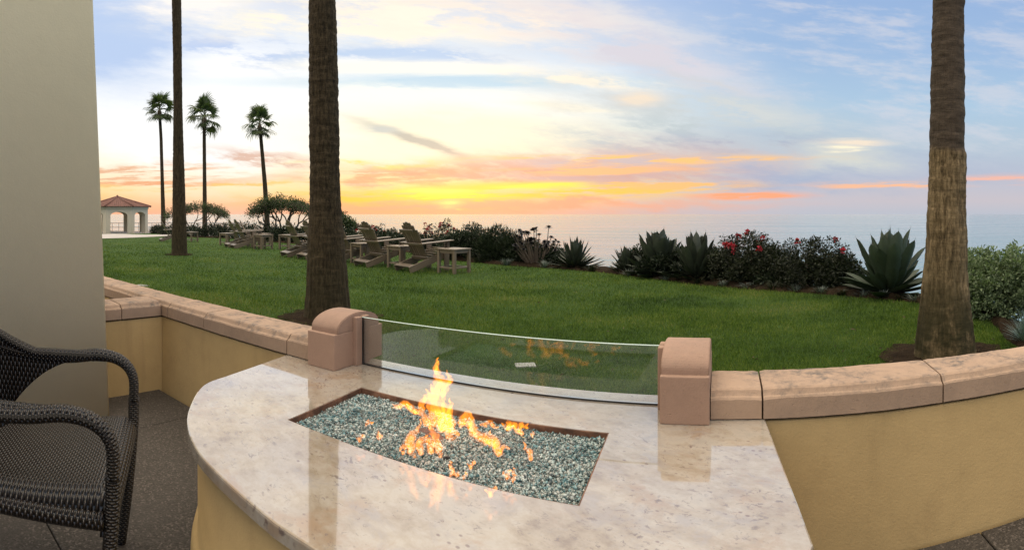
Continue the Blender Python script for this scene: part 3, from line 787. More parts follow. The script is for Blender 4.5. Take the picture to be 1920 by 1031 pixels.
def beads():
    x0, x1, y0, y1 = -1.80 * S + 0.006, -0.455 * S - 0.005, 1.645 * S + 0.004, 2.215 * S - 0.006
    bm = bmesh.new(); bmesh.ops.create_icosphere(bm, subdivisions=1, radius=1.0)
    bv = np.array([v.co[:] for v in bm.verts]); bf = np.array([[v.index for v in f.verts] for f in bm.faces]); bm.free()
    N = 26000; VV, TT = [], []
    rng = np.random.default_rng(3)
    for i in range(N):
        x, y = rng.uniform(x0, x1), rng.uniform(y0, y1)
        r = 0.0016 + min(rng.exponential(0.0010), 0.0045)
        fx = (y - 1.645 * S) / ((2.222 - 1.645) * S)
        if x < -1.76 * S - 0.04 * S * fx + 0.006 + r or x > -0.455 * S - 0.03 * S * fx - 0.006 - r: continue
        z = bead_z(x, y) - rng.uniform(0, 0.010)
        q = bv * (1 + rng.uniform(-0.42, 0.42, (len(bv), 1))) * r * rng.uniform(0.6, 1.45, 3)
        a = rng.uniform(0, 6.28); ca, sa = math.cos(a), math.sin(a)
        q = np.stack([q[:, 0] * ca - q[:, 1] * sa, q[:, 0] * sa + q[:, 1] * ca, q[:, 2]], 1)
        VV.append(q + np.array(tloc((x, y, z)))); TT.append(bf + len(VV) * len(bv) - len(bv))
    me = tri_mesh('fire_glass', np.concatenate(VV), np.concatenate(TT))
    o = put('fire_glass', me, M['beads'], TABLE); o['kind'] = 'stuff'
    # bed under the loose beads
    V, Fc = [], []; n = 24
    for j in range(n + 1):
        for i in range(n + 1):
            x = (-1.785 + (1.785 - 0.475) * i / n) * S; y = y0 + (y1 - y0) * j / n
            V.append(tloc((x, y, bead_z(x, y) - 0.010)))
    for j in range(n):
        for i in range(n): Fc.append((j * (n + 1) + i, j * (n + 1) + i + 1, (j + 1) * (n + 1) + i + 1, (j + 1) * (n + 1) + i))
    put('bead_bed', mesh('bead_bed', V, Fc, smooth=True), M['beads'], TABLE)
beads()
def bead_px(px, py):
    z = 0.504
    rho = (H - z) * F / (py - HZ); return rho, (px - CX) / F
def burner_parts():
    # brown pilot hood: a bent shell
    rho, ph = bead_px(806, 792); c = Vector(P(rho, ph, 0.448)); ax = Vector((math.cos(-0.32), math.sin(-0.32), 0)); ay = Vector((-ax.y, ax.x, 0))
    V, Fc = [], []; n, m = 12, 10
    for s in (1.0, 0.9):
        for i in range(n + 1):
            u = i / n * 2 - 1
            for j in range(m + 1):
                a = math.pi * j / m
                rr = 0.030 * (1 - 0.55 * abs(u) ** 3)
                V.append(tloc(c + ax * u * 0.068 + ay * math.cos(a) * rr * s * 1.1 + Vector((0, 0, math.sin(a) * rr * s))))
    k = (n + 1) * (m + 1)
    for o_ in (0, k):
        for i in range(n):
            for j in range(m):
                q = o_ + i * (m + 1) + j; Fc.append((q, q + 1, q + m + 2, q + m + 1))
    put('pilot_hood', mesh('pilot_hood', V, Fc, smooth=True), M['hood'], TABLE)
    rho, ph = bead_px(838, 835); c = Vector(P(rho, ph, 0.458)); d = Vector((-c.x, -c.y, 0.45 * c.length)).normalized()
    pts = [c - d * 0.03, c - d * 0.001, c + d * 0.006]
    v, f, _ = tube_vf(pts, [0.0155, 0.0155, 0.013], 16)
    put('burner_pipe', mesh('burner_pipe', [tloc(p) for p in v], f), M['black'], TABLE)
burner_parts()

def fire():
    rho, ph = bead_px(835, 815); base = Vector(P(rho, ph, 0.45))
    t = thing('fire', 'orange and yellow flames rising from the glass beads of the fire table', 'fire', base)
    rnd = random.Random(5)
    def tongue(bx, by, pts, mat, k=1.0, deep=0.75):
        lick(bx, by, pts, mat, k, deep)
        if mat is M['flame_outer']: lick(bx, by, pts, M['flame_halo'], k * 1.55, deep)
    def lick(bx, by, pts, mat, k, deep):
        rho, ph = bead_px(bx, by)
        side = Vector((math.cos(ph), -math.sin(ph), 0)); fwd = Vector((math.sin(ph), math.cos(ph), 0))
        sp = spline([(x, y, r) for x, y, r in pts], 5)
        V, Fc = [], []; seg = 10
        for i, (x, y, r) in enumerate(sp):
            a = (x - CX) / F
            w = 1.6 * math.sin(i * 1.3 + bx) * min(1, i / 5)
            c = Vector(P(rho, (x + w - CX) / F, zpix(y, rho))) + fwd * 0.012 * math.sin(i * 0.5 + by)
            rr = max(r, 0.7) * 0.98 * k * rho / F * (1 + 0.09 * math.sin(i * 2.1 + by))
            tn = Vector((sp[min(i + 1, len(sp) - 1)][0] - sp[max(i - 1, 0)][0], -(sp[min(i + 1, len(sp) - 1)][1] - sp[max(i - 1, 0)][1]), 0)).normalized()
            nrm = side * tn.y + Vector((0, 0, -tn.x))
            for s in range(seg):
                an = 2 * math.pi * s / seg
                V.append(c + nrm * math.cos(an) * rr + fwd * math.sin(an) * rr * deep - base)
        n = len(sp)
        for i in range(n - 1):
            for s in range(seg):
                s2 = (s + 1) % seg; Fc.append((i * seg + s, i * seg + s2, (i + 1) * seg + s2, (i + 1) * seg + s))
        Fc.append(tuple(reversed(range(seg)))); Fc.append(tuple((n - 1) * seg + s for s in range(seg)))
        bm = bmesh.new(); vs = [bm.verts.new(p) for p in V]
        for q in Fc: bm.faces.new([vs[i] for i in q])
        bmesh.ops.recalc_face_normals(bm, faces=bm.faces)
        me = bpy.data.meshes.new('flame'); bm.to_mesh(me); bm.free()
        me.polygons.foreach_set('use_smooth', [True] * len(me.polygons))
        put('flame', me, mat, t)
    O, I = M['flame_outer'], M['flame_inner']
    def both(bx, by, pts, inner=0.55):
        tongue(bx, by, pts, O)
        tongue(bx + 2, by, [(x, y + (2 if i < len(pts) - 1 else 6), r) for i, (x, y, r) in enumerate(pts)], I, inner)
    # tall tongues
    both(828, 802, [(830, 806, 9), (826, 785, 12), (818, 762, 12), (816, 740, 13), (824, 718, 12), (820, 700, 8), (818, 686, 5), (822, 671, 1)])
    both(836, 800, [(836, 804, 9), (838, 788, 10), (832, 768, 8), (830, 748, 5), (834, 728, 7), (843, 714, 7), (842, 704, 4), (836, 695, 1)])
    both(842, 806, [(840, 812, 8), (846, 795, 9), (842, 775, 7), (846, 758, 4), (842, 744, 1)])
    tongue(800, 792, [(800, 798, 6), (794, 780, 7), (790, 762, 7), (797, 748, 5), (806, 738, 4), (798, 730, 1)], O)
    tongue(812, 790, [(812, 798, 7), (810, 775, 8), (806, 752, 8), (812, 735, 4), (806, 722, 1)], O)
    both(780, 770, [(786, 772, 4), (772, 766, 7), (758, 758, 6), (748, 760, 5), (734, 760, 1)], 0.5)
    # lower left curtain
    tongue(790, 850, [(778, 862, 3), (772, 845, 7), (769, 828, 10), (776, 812, 7), (786, 798, 3), (790, 788, 1)], O)
    tongue(795, 846, [(792, 850, 4), (787, 838, 8), (792, 824, 7), (800, 812, 1)], O)
    tongue(815, 856, [(826, 862, 3), (824, 845, 7), (818, 828, 9), (812, 812, 7), (806, 796, 3), (803, 786, 1)], O)
    tongue(812, 846, [(810, 848, 5), (806, 834, 8), (802, 822, 5), (800, 812, 1)], O)
    tongue(760, 842, [(750, 842, 3), (760, 838, 4), (768, 832, 2)], O)
    tongue(845, 825, [(852, 826, 6), (844, 816, 7), (836, 806, 8), (826, 798, 6), (820, 786, 1)], O)
    tongue(846, 815, [(862, 812, 3), (848, 808, 6), (836, 802, 6), (824, 800, 2)], O)
    # right sweep
    both(880, 812, [(858, 796, 2), (868, 790, 6), (876, 790, 8), (882, 800, 8), (892, 812, 9), (906, 824, 10), (922, 832, 9), (936, 842, 7), (944, 854, 2)], 0.42)
    tongue(872, 808, [(862, 800, 3), (868, 786, 7), (880, 776, 6), (886, 772, 1)], O)
    tongue(890, 806, [(892, 808, 6), (886, 792, 6), (882, 780, 4), (878, 776, 1)], O)
    tongue(930, 846, [(938, 852, 5), (930, 836, 8), (922, 820, 6), (918, 804, 1)], O, 1.1)
    tongue(945, 842, [(938, 848, 4), (948, 838, 4), (956, 838, 1)], O)
    tongue(905, 806, [(900, 800, 2), (908, 794, 5), (918, 792, 4), (926, 800, 4), (934, 798, 1)], O)
    both(965, 806, [(940, 796, 1), (950, 800, 5), (960, 798, 7), (970, 806, 6), (984, 812, 2)], 0.35)
    tongue(955, 798, [(955, 802, 6), (954, 792, 5), (952, 784, 1)], O)
    both(980, 803, [(972, 806, 2), (978, 800, 6), (986, 798, 5), (990, 794, 1)], 0.4)
    tongue(990, 860, [(996, 860, 4), (992, 848, 6), (986, 838, 4), (983, 830, 1)], O)
    # small licks over the beads
    for (x, y, w, h) in ((676, 822, 9, 4), (692, 793, 7, 4), (712, 818, 4, 6), (852, 888, 9, 6), (872, 892, 6, 3), (884, 872, 9, 4), (950, 890, 8, 5), (962, 897, 6, 4), (921, 922, 13, 5), (962, 884, 3, 3), (844, 872, 3, 4), (755, 846, 6, 3), (998, 815, 3, 3)):
        tongue(x, y + 3, [(x - w, y + 2, 1), (x - w * 0.4, y, h), (x + w * 0.3, y - h * 0.2, h * 0.9), (x + w, y - h * 0.9, 1)], O, 1.2, 0.9)
fire()

def posts():
    for (x0, x1), lab in zip(POSTS, ('rose stone post with rounded top holding the glass end nearest the corner of the wall', 'rose stone post with rounded top at the glass end beside the longest coping')):
        xm = (x0 + x1) / 2; w = (x1 - x0) / 2
        t = thing('stone_post', lab, 'post', (xm, GY, SLAB_Z), group='stone posts holding the glass')
        d = GY - 2.34 * S
        put('block', bevel_mesh('block', *box_vf(-w, w, -d, d, 0, 0.152), w=0.004, seg=2), M['post'], t)
        # half-oval cap, stepped back from the block face
        V, Fc = [], []; n = 28; a = d - 0.022; hgt = 0.062; z0 = 0.151; wi = w - 0.001
        prof = [(-a, z0)] + [(-a * math.cos(math.pi * i / n), z0 + 0.016 + hgt * math.sin(math.pi * i / n)) for i in range(n + 1)] + [(a, z0)]
        m = len(prof)
        bm = bmesh.new()
        L = [bm.verts.new((-wi, y, z)) for y, z in prof]; Rr = [bm.verts.new((wi, y, z)) for y, z in prof]
        for i in range(m): bm.faces.new((L[i], L[(i + 1) % m], Rr[(i + 1) % m], Rr[i]))
        bm.faces.new(L); bm.faces.new(list(reversed(Rr)))
        bmesh.ops.recalc_face_normals(bm, faces=bm.faces)
        bmesh.ops.bevel(bm, geom=[e for e in bm.edges if abs(e.verts[0].co.x - e.verts[1].co.x) < 1e-6], offset=0.003, segments=2, affect='EDGES')
        me = bpy.data.meshes.new('rounded_cap'); bm.to_mesh(me); bm.free()
        put('rounded_cap', me, M['post'], t)
posts()
def glass_screen():
    x0, x1 = POSTS[0][1], POSTS[1][0]; c = (x0 + x1) / 2
    t = thing('glass_screen', 'low clear glass wind screen standing between the two stone posts', 'glass screen', (c, GY, SLAB_Z))
    a = (x1 - x0) / 2; zt = 0.209
    put('pane', bevel_mesh('pane', *box_vf(-a + 0.012, a - 0.012, -0.004, 0.004, 0.006, zt - 0.0025), w=0), M['glass'], t)
    put('polished_edge', bevel_mesh('polished_edge', *box_vf(-a + 0.012, a - 0.012, -0.0042, 0.0042, zt - 0.0025, zt), w=0.0006, seg=1), M['glass_edge'], t)
    for s in (-1, 1):
        xa, xb = sorted((s * (a - 0.022), s * (a + 0.002)))
        put('stone_rebate', bevel_mesh('stone_rebate', *box_vf(xa, xb, -0.045, -0.006, 0.0, 0.212), w=0.002, seg=1), M['post'], t)
        put('stone_rebate', bevel_mesh('stone_rebate', *box_vf(xa, xb, 0.006, 0.045, 0.0, 0.212), w=0.002, seg=1), M['post'], t)
        xa, xb = sorted((s * (a - 0.024), s * (a - 0.010)))
        put('gasket', bevel_mesh('gasket', *box_vf(xa, xb, -0.0065, -0.0045, 0.0, 0.208), w=0), M['gasket'], t)
    put('gasket', bevel_mesh('gasket', *box_vf(-a + 0.02, a - 0.02, -0.007, 0.007, 0.0, 0.0055), w=0), M['gasket'], t)
glass_screen()

# ------------------------------------------------------------------ wicker armchair
def wicker_chair():
    fl = Vector((-1.663, 0.832, 0)); fn = Vector((-1.194, 0.540, 0))       # far and near front legs
    mid = (fl + fn) / 2
    ax = (fl - fn).normalized(); fw = Vector((-ax.y, ax.x, 0))
    if fw.y < 0: fw = -fw
    hw = (fl - fn).length / 2
    t = thing('wicker_armchair', 'dark brown woven wicker armchair beside the fire table', 'chair', mid)
    # local frame: q(x across (+ far side), y forward, z)
    def q(x, y, z): return ax * x + fw * y + Vector((0, 0, z))
    # arms with front legs, one tube each
    for s in (1, -1):
        pts = [(s * hw * 0.99, -0.60, 0.705), (s * hw * 1.02, -0.47, 0.655), (s * hw * 1.03, -0.34, 0.637), (s * hw * 1.03, -0.22, 0.642), (s * hw * 1.02, -0.12, 0.654), (s * hw * 1.01, -0.045, 0.636),
               (s * hw, -0.004, 0.585), (s * hw, 0.0, 0.50)]
        sp = spline(pts, 6); n = len(sp)
        v, f, uv = tube_vf([q(*p) for p in sp], [0.020 + 0.006 * math.sin(math.pi * min(1, i / n * 1.2)) for i in range(n)], 18, flat=0.85)
        put('armrest', mesh('armrest', v, f, True, [(a * 9, b * 95) for a, b in uv]), M['wicker'], t)
        pts = [(s * hw, 0.0, 0.51), (s * hw, -0.003, 0.40), (s * hw * 1.0, -0.02, 0.20), (s * hw, -0.045, 0.0)]
        sp = spline(pts, 6); v, f, uv = tube_vf([q(*p) for p in sp], [0.020 - 0.002 * i / len(sp) for i in range(len(sp))], 18, flat=0.85)
        put('leg', mesh('leg', v, f, True, [(a * 8, b * 95) for a, b in uv]), M['wicker'], t)
        pts = [(s * hw * 0.9, -0.50, 0.40), (s * hw * 0.92, -0.54, 0.2), (s * hw * 0.94, -0.58, 0.0)]
        sp = spline(pts, 5); v, f, uv = tube_vf([q(*p) for p in sp], 0.022, 12)
        put('leg', mesh('leg', v, f, True, [(a * 8, b * 95) for a, b in uv]), M['wicker'], t)
    # wrap-around back: U in plan, from arm to arm
    def u_plan(s):
        """s in -1..1: near arm front, round the back, far arm front"""
        a = s * 1.0
        if abs(a) > 0.5:
            k = (abs(a) - 0.5) / 0.5
            return math.copysign(hw * 1.0, a), -0.44 + 0.36 * k
        th = a / 0.5 * math.pi / 2
        return hw * math.sin(th) ** 1.0 * 1.0, -0.44 - 0.19 * math.cos(th)
    n, m = 96, 20; V, Fc, UV = [], [], []; L = 0; prev = None
    for i in range(n + 1):
        s = -1 + 2 * i / n
        x, y = u_plan(s); k = abs(s)
        top = 0.65 + 0.22 * max(0, 1 - (k / 0.62)) ** 1.1 if k < 0.62 else 0.65
        if k < 0.45: bot = 0.40
        else: bot = 0.40 + 0.235 * (1 - (1 - (k - 0.45) / 0.42) ** 2.0) if k < 0.87 else 0.635
        if prev: L += math.hypot(x - prev[0], y - prev[1])
        prev = (x, y)
        for j in range(m + 1):
            z = bot + (top - bot) * j / m
            lean = 0.10 * max(0, (z - 0.42)) * max(0, 1 - k / 0.8)
            V.append(q(x, y - lean, z)); UV.append((z * 36, L * 95))
    for i in range(n):
        for j in range(m):
            k = i * (m + 1) + j; Fc.append((k, k + 1, k + m + 2, k + m + 1))
    me = mesh('backrest', V, Fc, True, UV); o = put('backrest', me, M['wicker'], t)
    md = o.modifiers.new('thick', 'SOLIDIFY'); md.thickness = 0.024; md.offset = 0
    # top roll of the back
    rim = [V[i * (m + 1) + m] for i in range(4, n - 3)]
    v, f, uv = tube_vf(rim[::2], 0.019, 12); put('top_roll', mesh('top_roll', v, f, True, [(a * 8, b * 95) for a, b in uv]), M['wicker'], t)
    # seat: crowned, waterfall front
    nx, ny = 30, 40; V, Fc, UV = [], [], []
    prof = []
    for j in range(ny + 1):
        k = j / ny
        if k < 0.72:
            y = -0.57 + 0.53 * (k / 0.72); z = 0.44 - 0.012 * math.sin(math.pi * k / 0.72); 
        else:
            a = (k - 0.72) / 0.28 * math.pi * 0.95; y = -0.04 + 0.030 * math.sin(a); z = 0.44 - 0.030 * (1 - math.cos(a))
        prof.append((y, z))
    L = 0
    for j, (y, z) in enumerate(prof):
        if j: L += math.hypot(y - prof[j - 1][0], z - prof[j - 1][1])
        for i in range(nx + 1):
            u = i / nx * 2 - 1
            edge = max(0, (abs(u) - 0.86) / 0.14)
            wv = hw * (0.955 if y < 0.02 else 0.955)
            bow = 0.006 * (1 - u * u) * max(0, (y + 0.3) / 0.3)
            V.append(q(u * wv, y + bow, z - 0.035 * edge ** 2 + 0.006 * (1 - u * u))); UV.append(((u * wv) * 62 , L * 95))
    for j in range(ny):
        for i in range(nx):
            k = j * (nx + 1) + i; Fc.append((k, k + 1, k + nx + 2, k + nx + 1))
    o = put('seat', mesh('seat', V, Fc, True, UV), M['wicker'], t)
    md = o.modifiers.new('thick', 'SOLIDIFY'); md.thickness = 0.02; md.offset = -1
    # apron rails under the seat
    for a, b in (((hw, -0.02, 0.395), (hw * 0.92, -0.52, 0.395)), ((-hw, -0.02, 0.395), (-hw * 0.92, -0.52, 0.395)), ((-hw, -0.012, 0.395), (hw, -0.012, 0.395)), ((-hw * 0.92, -0.52, 0.395), (hw * 0.92, -0.52, 0.395))):
        pts = [q(*[a[i] + (b[i] - a[i]) * k / 10 for i in range(3)]) for k in range(11)]
        v, f, uv = tube_vf(pts, 0.024, 12); put('seat_rail', mesh('seat_rail', v, f, True, [(x * 8, y * 95) for x, y in uv]), M['wicker'], t)
wicker_chair()

# ------------------------------------------------------------------ palms
def trunk_mesh(rings, base, seg=72, dz=0.02, rough=1.0, seed=0):
    """rings: (cx, cy, z, r) control sections; returns a furrowed trunk mesh relative to base"""
    Rg = np.array(rings); zs = np.arange(Rg[0, 2], Rg[-1, 2] + 1e-6, dz)
    V, Fc, UV = [], [], []
    for z in zs:
        cx, cy, r = (np.interp(z, Rg[:, 2], Rg[:, c]) for c in (0, 1, 3))
        zz = z - Rg[0, 2]
        for k in range(seg):
            a = 2 * math.pi * k / seg; ca, sa = math.cos(a), math.sin(a)
            fur = mnoise.noise((ca * 11 + seed, sa * 11, z * 1.1)) * 0.042 + mnoise.noise((ca * 24, sa * 24 + seed, z * 2.5)) * 0.028
            rg = mnoise.noise((ca * 1.6, sa * 1.6 + seed, z * 22)) * 0.036 + mnoise.noise((seed, ca * 0.6, z * 4.5)) * 0.032
            low = max(0, 1 - zz / 1.7); hi = 1 - low
            saw = ((z * 8.5 + 0.9 * mnoise.noise((ca * 1.3, sa * 1.3, z * 0.8 + seed))) % 1.0 - 0.5) * 0.030 * (0.35 + 0.65 * hi)
            d = (fur * (0.5 + low) + rg * (0.25 + hi) + saw) * rough
            foot = 0.05 * max(0, 1 - zz / 0.12) ** 2 * (1 + mnoise.noise((ca * 4, sa * 4, seed)))
            rr = r * (1 + d + foot)
            V.append((cx + ca * rr - base[0], cy + sa * rr - base[1], z - base[2])); UV.append((k / seg, zz))
    n = len(zs)
    for i in range(n - 1):
        for k in range(seg):
            k2 = (k + 1) % seg; Fc.append((i * seg + k, i * seg + k2, (i + 1) * seg + k2, (i + 1) * seg + k))
    Fc.append(tuple((n - 1) * seg + k for k in range(seg)))
    return mesh('trunk', V, Fc, True, UV)
def frond_mesh(L=1.15, seed=0, droop=0.35, nseg=22):
    """fan leaf: petiole along +X, pleated fan at its end"""
    rnd = random.Random(seed); V, Fc = [], []
    pet = L * 0.52
    v, f, _ = tube_vf([(0, 0, 0), (pet * 0.5, 0, 0.03), (pet, 0, 0.0)], [0.026, 0.02, 0.014], 5); V += [tuple(p) for p in v]; Fc += f
    for i in range(nseg):
        a = R(-105 + 210 * i / (nseg - 1)); l = L * 0.60 * (0.80 + 0.2 * math.cos(a * 0.6)) * rnd.uniform(0.85, 1.08)
        d = Vector((math.cos(a), math.sin(a), 0)); s = Vector((-d.y, d.x, 0)); w = 0.032 * L
        c = Vector((pet, 0, 0)); b = len(V)
        k = rnd.uniform(0.6, 1.4) * droop
        zz = rnd.uniform(-0.02, 0.02)
        p1 = c + d * l * 0.5 + Vector((0, 0, zz - 0.05 * k * l)); p2 = c + d * l * 0.82 + Vector((0, 0, zz - 0.30 * k * l)); p3 = c + d * l + Vector((0, 0, zz - 0.75 * k * l))
        V += [c - s * 0.004, c + s * 0.004, p1 - s * w + Vector((0, 0, 0.02)), p1 + s * w, p2 - s * w * 0.6, p2 + s * w * 0.6, p3]
        Fc += [(b, b + 1, b + 3, b + 2), (b + 2, b + 3, b + 5, b + 4), (b + 4, b + 5, b + 6)]
    return mesh('frond', V, Fc)
FRONDS = [frond_mesh(1.15, i, 0.25 + 0.15 * i) for i in range(4)]
for me in FRONDS: me.materials.append(M['frond'])
DRY = frond_mesh(0.95, 11, 0.9); DRY.materials.append(M['skirt'])
def crown(t, top, seed, scale=1.0):
    rnd = random.Random(seed); top = Vector(top)
    v, f, _ = tube_vf([(0, 0, -0.45 * scale), (0, 0, -0.1 * scale), (0, 0, 0.2 * scale)], [0.13 * scale, 0.17 * scale, 0.03], 10)
    t = put('crown', mesh('crown', v, f, True), M['skirt'], t, loc=top); c = Vector((0, 0, 0))
    n = 20
    for i in range(n):
        az = i * 2.39996 + rnd.uniform(-0.2, 0.2); k = i / (n - 1)
        el = R(86 - 122 * k + rnd.uniform(-8, 8))
        put('frond', FRONDS[rnd.randrange(4)], None, t, loc=c + Vector((0, 0, 0.25 - 0.35 * k)) * scale, rot=(rnd.uniform(-0.5, 0.5), -el, az), scale=[scale * rnd.uniform(0.85, 1.15)] * 3)
    for i in range(3):
        put('dry_frond', DRY, None, t, loc=c + Vector((0, 0, -0.15 * scale)), rot=(0, R(58 + rnd.uniform(-10, 22)), i * 1.26 + rnd.uniform(-0.3, 0.3)), scale=[scale * 0.55] * 3)
def near_palm(label, base_px, secs, topz, seed, dz, seg=72, bark='bark_backlit'):
    rho, ph = ground_at(*base_px); z0 = gz(rho) - 0.04
    base = P(rho, ph, gz(rho))
    rings = []
    secs = sorted(secs, key=lambda s: -s[0])
    for y, xl, xr in secs:
        c = (xl + xr) / 2; z = zpix(y, rho); w = (xr - xl) / 2 * rho / F
        q = P(rho, (c - CX) / F, z); rings.append((q[0], q[1], max(z, z0), w))
    rings.insert(0, (base[0], base[1], z0, rings[0][3] * 1.04)) if rings[0][2] > z0 + 0.02 else None
    a, b = rings[-2], rings[-1]; dzr = b[2] - a[2]
    sl = ((b[0] - rings[0][0]) / (b[2] - rings[0][2]), (b[1] - rings[0][1]) / (b[2] - rings[0][2]))
    rings.append((b[0] + sl[0] * (topz - b[2]), b[1] + sl[1] * (topz - b[2]), topz, b[3] * 0.8))
    t = thing('palm_tree', label, 'palm tree', base, group='palms with trunks rising out of the lawn')
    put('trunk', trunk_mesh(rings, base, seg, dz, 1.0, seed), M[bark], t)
    crown(t, Vector(rings[-1][:3]) - Vector(base), seed, 1.5)
    return base, rings[0][3]
PALMS = []
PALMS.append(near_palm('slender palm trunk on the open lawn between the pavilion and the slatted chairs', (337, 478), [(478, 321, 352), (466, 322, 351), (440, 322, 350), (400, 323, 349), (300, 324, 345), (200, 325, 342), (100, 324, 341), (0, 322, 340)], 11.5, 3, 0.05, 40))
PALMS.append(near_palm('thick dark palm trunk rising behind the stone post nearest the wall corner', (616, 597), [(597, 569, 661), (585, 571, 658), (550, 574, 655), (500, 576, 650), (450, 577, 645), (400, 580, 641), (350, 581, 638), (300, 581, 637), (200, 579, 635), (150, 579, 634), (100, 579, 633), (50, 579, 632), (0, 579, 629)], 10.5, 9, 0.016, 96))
PALMS.append(near_palm('thick tan palm trunk with mossy foot behind the coping, beside the pale shrub', (1772, 669), [(669, 1713, 1831), (645, 1716, 1828), (620, 1719, 1825), (560, 1727, 1818), (500, 1733, 1814), (450, 1737, 1813), (400, 1738, 1812), (350, 1741, 1812), (290, 1742, 1811.5), (275, 1743, 1809), (200, 1744, 1809), (150, 1745, 1809), (60, 1747, 1808), (0, 1749, 1809)], 10.0, 17, 0.013, 96, 'bark'))
def far_palm(label, base_x, rho, pts, topw, seed, cs):
    base = P(rho, (base_x - CX) / F, gz(rho) - 0.1)
    rings = []
    for x, y, w in pts:
        z = zpix(y, rho); q = P(rho, (x - CX) / F, z); rings.append((q[0], q[1], z, w / 2 * rho / F))
    rings[0] = (rings[0][0], rings[0][1], base[2], rings[0][3])
    t = thing('palm_tree', label, 'palm tree', base, group='tall thin palms along the far hedge')
    put('trunk', trunk_mesh(rings, base, 20, 0.12, 0.8, seed), M['bark_backlit'], t)
    crown(t, Vector(rings[-1][:3]) - Vector(base), seed, cs)
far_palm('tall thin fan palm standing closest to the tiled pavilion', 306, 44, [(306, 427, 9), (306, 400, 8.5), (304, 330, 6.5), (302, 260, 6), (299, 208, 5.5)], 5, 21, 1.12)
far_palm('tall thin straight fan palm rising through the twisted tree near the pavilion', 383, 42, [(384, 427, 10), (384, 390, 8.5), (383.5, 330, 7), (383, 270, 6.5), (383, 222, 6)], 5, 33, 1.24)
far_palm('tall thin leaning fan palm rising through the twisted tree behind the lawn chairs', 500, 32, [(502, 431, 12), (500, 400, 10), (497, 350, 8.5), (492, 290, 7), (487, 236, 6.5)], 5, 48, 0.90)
def mulch_ring(name, base, r, label_seed):
    V, Fc = [(0, 0, 0.022)], []; n = 48
    for rr, z in ((0.7, 0.02), (1.0, 0.006)):
        for k in range(n):
            a = 2 * math.pi * k / n; q = r * rr * (1 + 0.22 * mnoise.noise((math.cos(a) * 2, math.sin(a) * 2, label_seed)) + 0.08 * mnoise.noise((math.cos(a) * 7, math.sin(a) * 7, label_seed)))
            V.append((q * math.cos(a), q * math.sin(a), z + 0.012 * mnoise.noise((math.cos(a) * 9 * rr, math.sin(a) * 9, label_seed))))
    for k in range(n):
        k2 = (k + 1) % n; Fc += [(0, 1 + k, 1 + k2), (1 + k, 1 + n + k, 1 + n + k2, 1 + k2)]
    o = put(name, mesh(name, V, Fc, True), M['soil'], loc=(base[0], base[1], base[2] + 0.008)); o['kind'] = 'structure'
for i, (b, r) in enumerate(PALMS): mulch_ring('soil_ring', b, r * (1.75 if i else 1.4) + 0.05, i)

# ------------------------------------------------------------------ grass blades
def grass():
    rng = np.random.default_rng(11)
    N = 520000
    ph = rng.uniform(-1.21, 0.60, N)
    near = 1.92 / np.cos(ph); near = np.maximum(near, 1.95)
    far = np.interp(ph, EX, ER) * 1.0
    far = np.minimum(far, 40)
    u = rng.uniform(0, 1, N)
    # even in image rows: spread 1/rho
    inv = 1 / np.maximum(near, 2.55) * (1 - u) + 1 / np.maximum(far, 2.6) * u
    rho = 1 / inv
    ok = (far > near)
    for b, r in [(b, r * (1.5 if i else 1.25)) for i, (b, r) in enumerate(PALMS)]:
        d = np.hypot(rho * np.sin(ph) - b[0], rho * np.cos(ph) - b[1]); ok &= d > r
    ok &= ~((rho > 30) & (ph < -1.02))
    ph, rho = ph[ok], rho[ok]; n = len(ph)
    x, y = rho * np.sin(ph), rho * np.cos(ph)
    z = (H - 1.12) - np.maximum(0, rho - 17) * 0.0214 - 0.008
    sc = np.clip(rho / 4.5, 0.75, 4.0) ** 0.75
    h = rng.uniform(0.018, 0.040, n) * np.clip(sc, 0.8, 1.4); w = rng.uniform(0.0022, 0.0040, n) * sc
    a = rng.uniform(0, 2 * np.pi, n); lean = rng.uniform(0.1, 0.9, n) * h; la = rng.uniform(0, 2 * np.pi, n)
    V = np.empty((n, 3, 3), dtype=np.float32)
    V[:, 0] = np.stack([x - np.cos(a) * w, y - np.sin(a) * w, z], 1)
    V[:, 1] = np.stack([x + np.cos(a) * w, y + np.sin(a) * w, z], 1)
    V[:, 2] = np.stack([x + np.cos(la) * lean, y + np.sin(la) * lean, z + h], 1)
    me = tri_mesh('grass', V.reshape(-1, 3), np.arange(n * 3).reshape(-1, 3))
    o = put('grass', me, M['blade']); tag(o, 'short green mown grass covering the lawn', 'grass', kind='stuff')
grass()
def litter():
    rng = np.random.default_rng(23); n = 420
    ph = rng.uniform(-1.15, 0.56, n); near = np.maximum(1.98 / np.cos(ph), 2.6); far = np.minimum(np.interp(ph, EX, ER), 22)
    u = rng.uniform(0, 1, n); rho = 1 / (1 / near * (1 - u) + 1 / np.maximum(far, near + 0.1) * u)
    x, y = rho * np.sin(ph), rho * np.cos(ph)
    k = n // 3; b = np.array([p[0][:2] for p in PALMS])[rng.integers(1, 3, k)]; a = rng.uniform(0, 6.28, k); d = rng.uniform(0.2, 0.75, k)
    x[:k] = b[:, 0] + np.cos(a) * d; y[:k] = np.maximum(b[:, 1] + np.sin(a) * d, 2.0)
    C = np.stack([x, y, np.full(n, H - 1.12 + 0.022), np.full(n, 0.004)], 1)
    me = leaf_cloud('leaf_litter', C, 1, 0.034, rng, 0.4, spread=1.0, up=-0.3)
    o = put('leaf_litter', me, M['skirt']); tag(o, 'scattered small dry brown leaves lying on the grass and soil', 'leaf litter', kind='stuff')
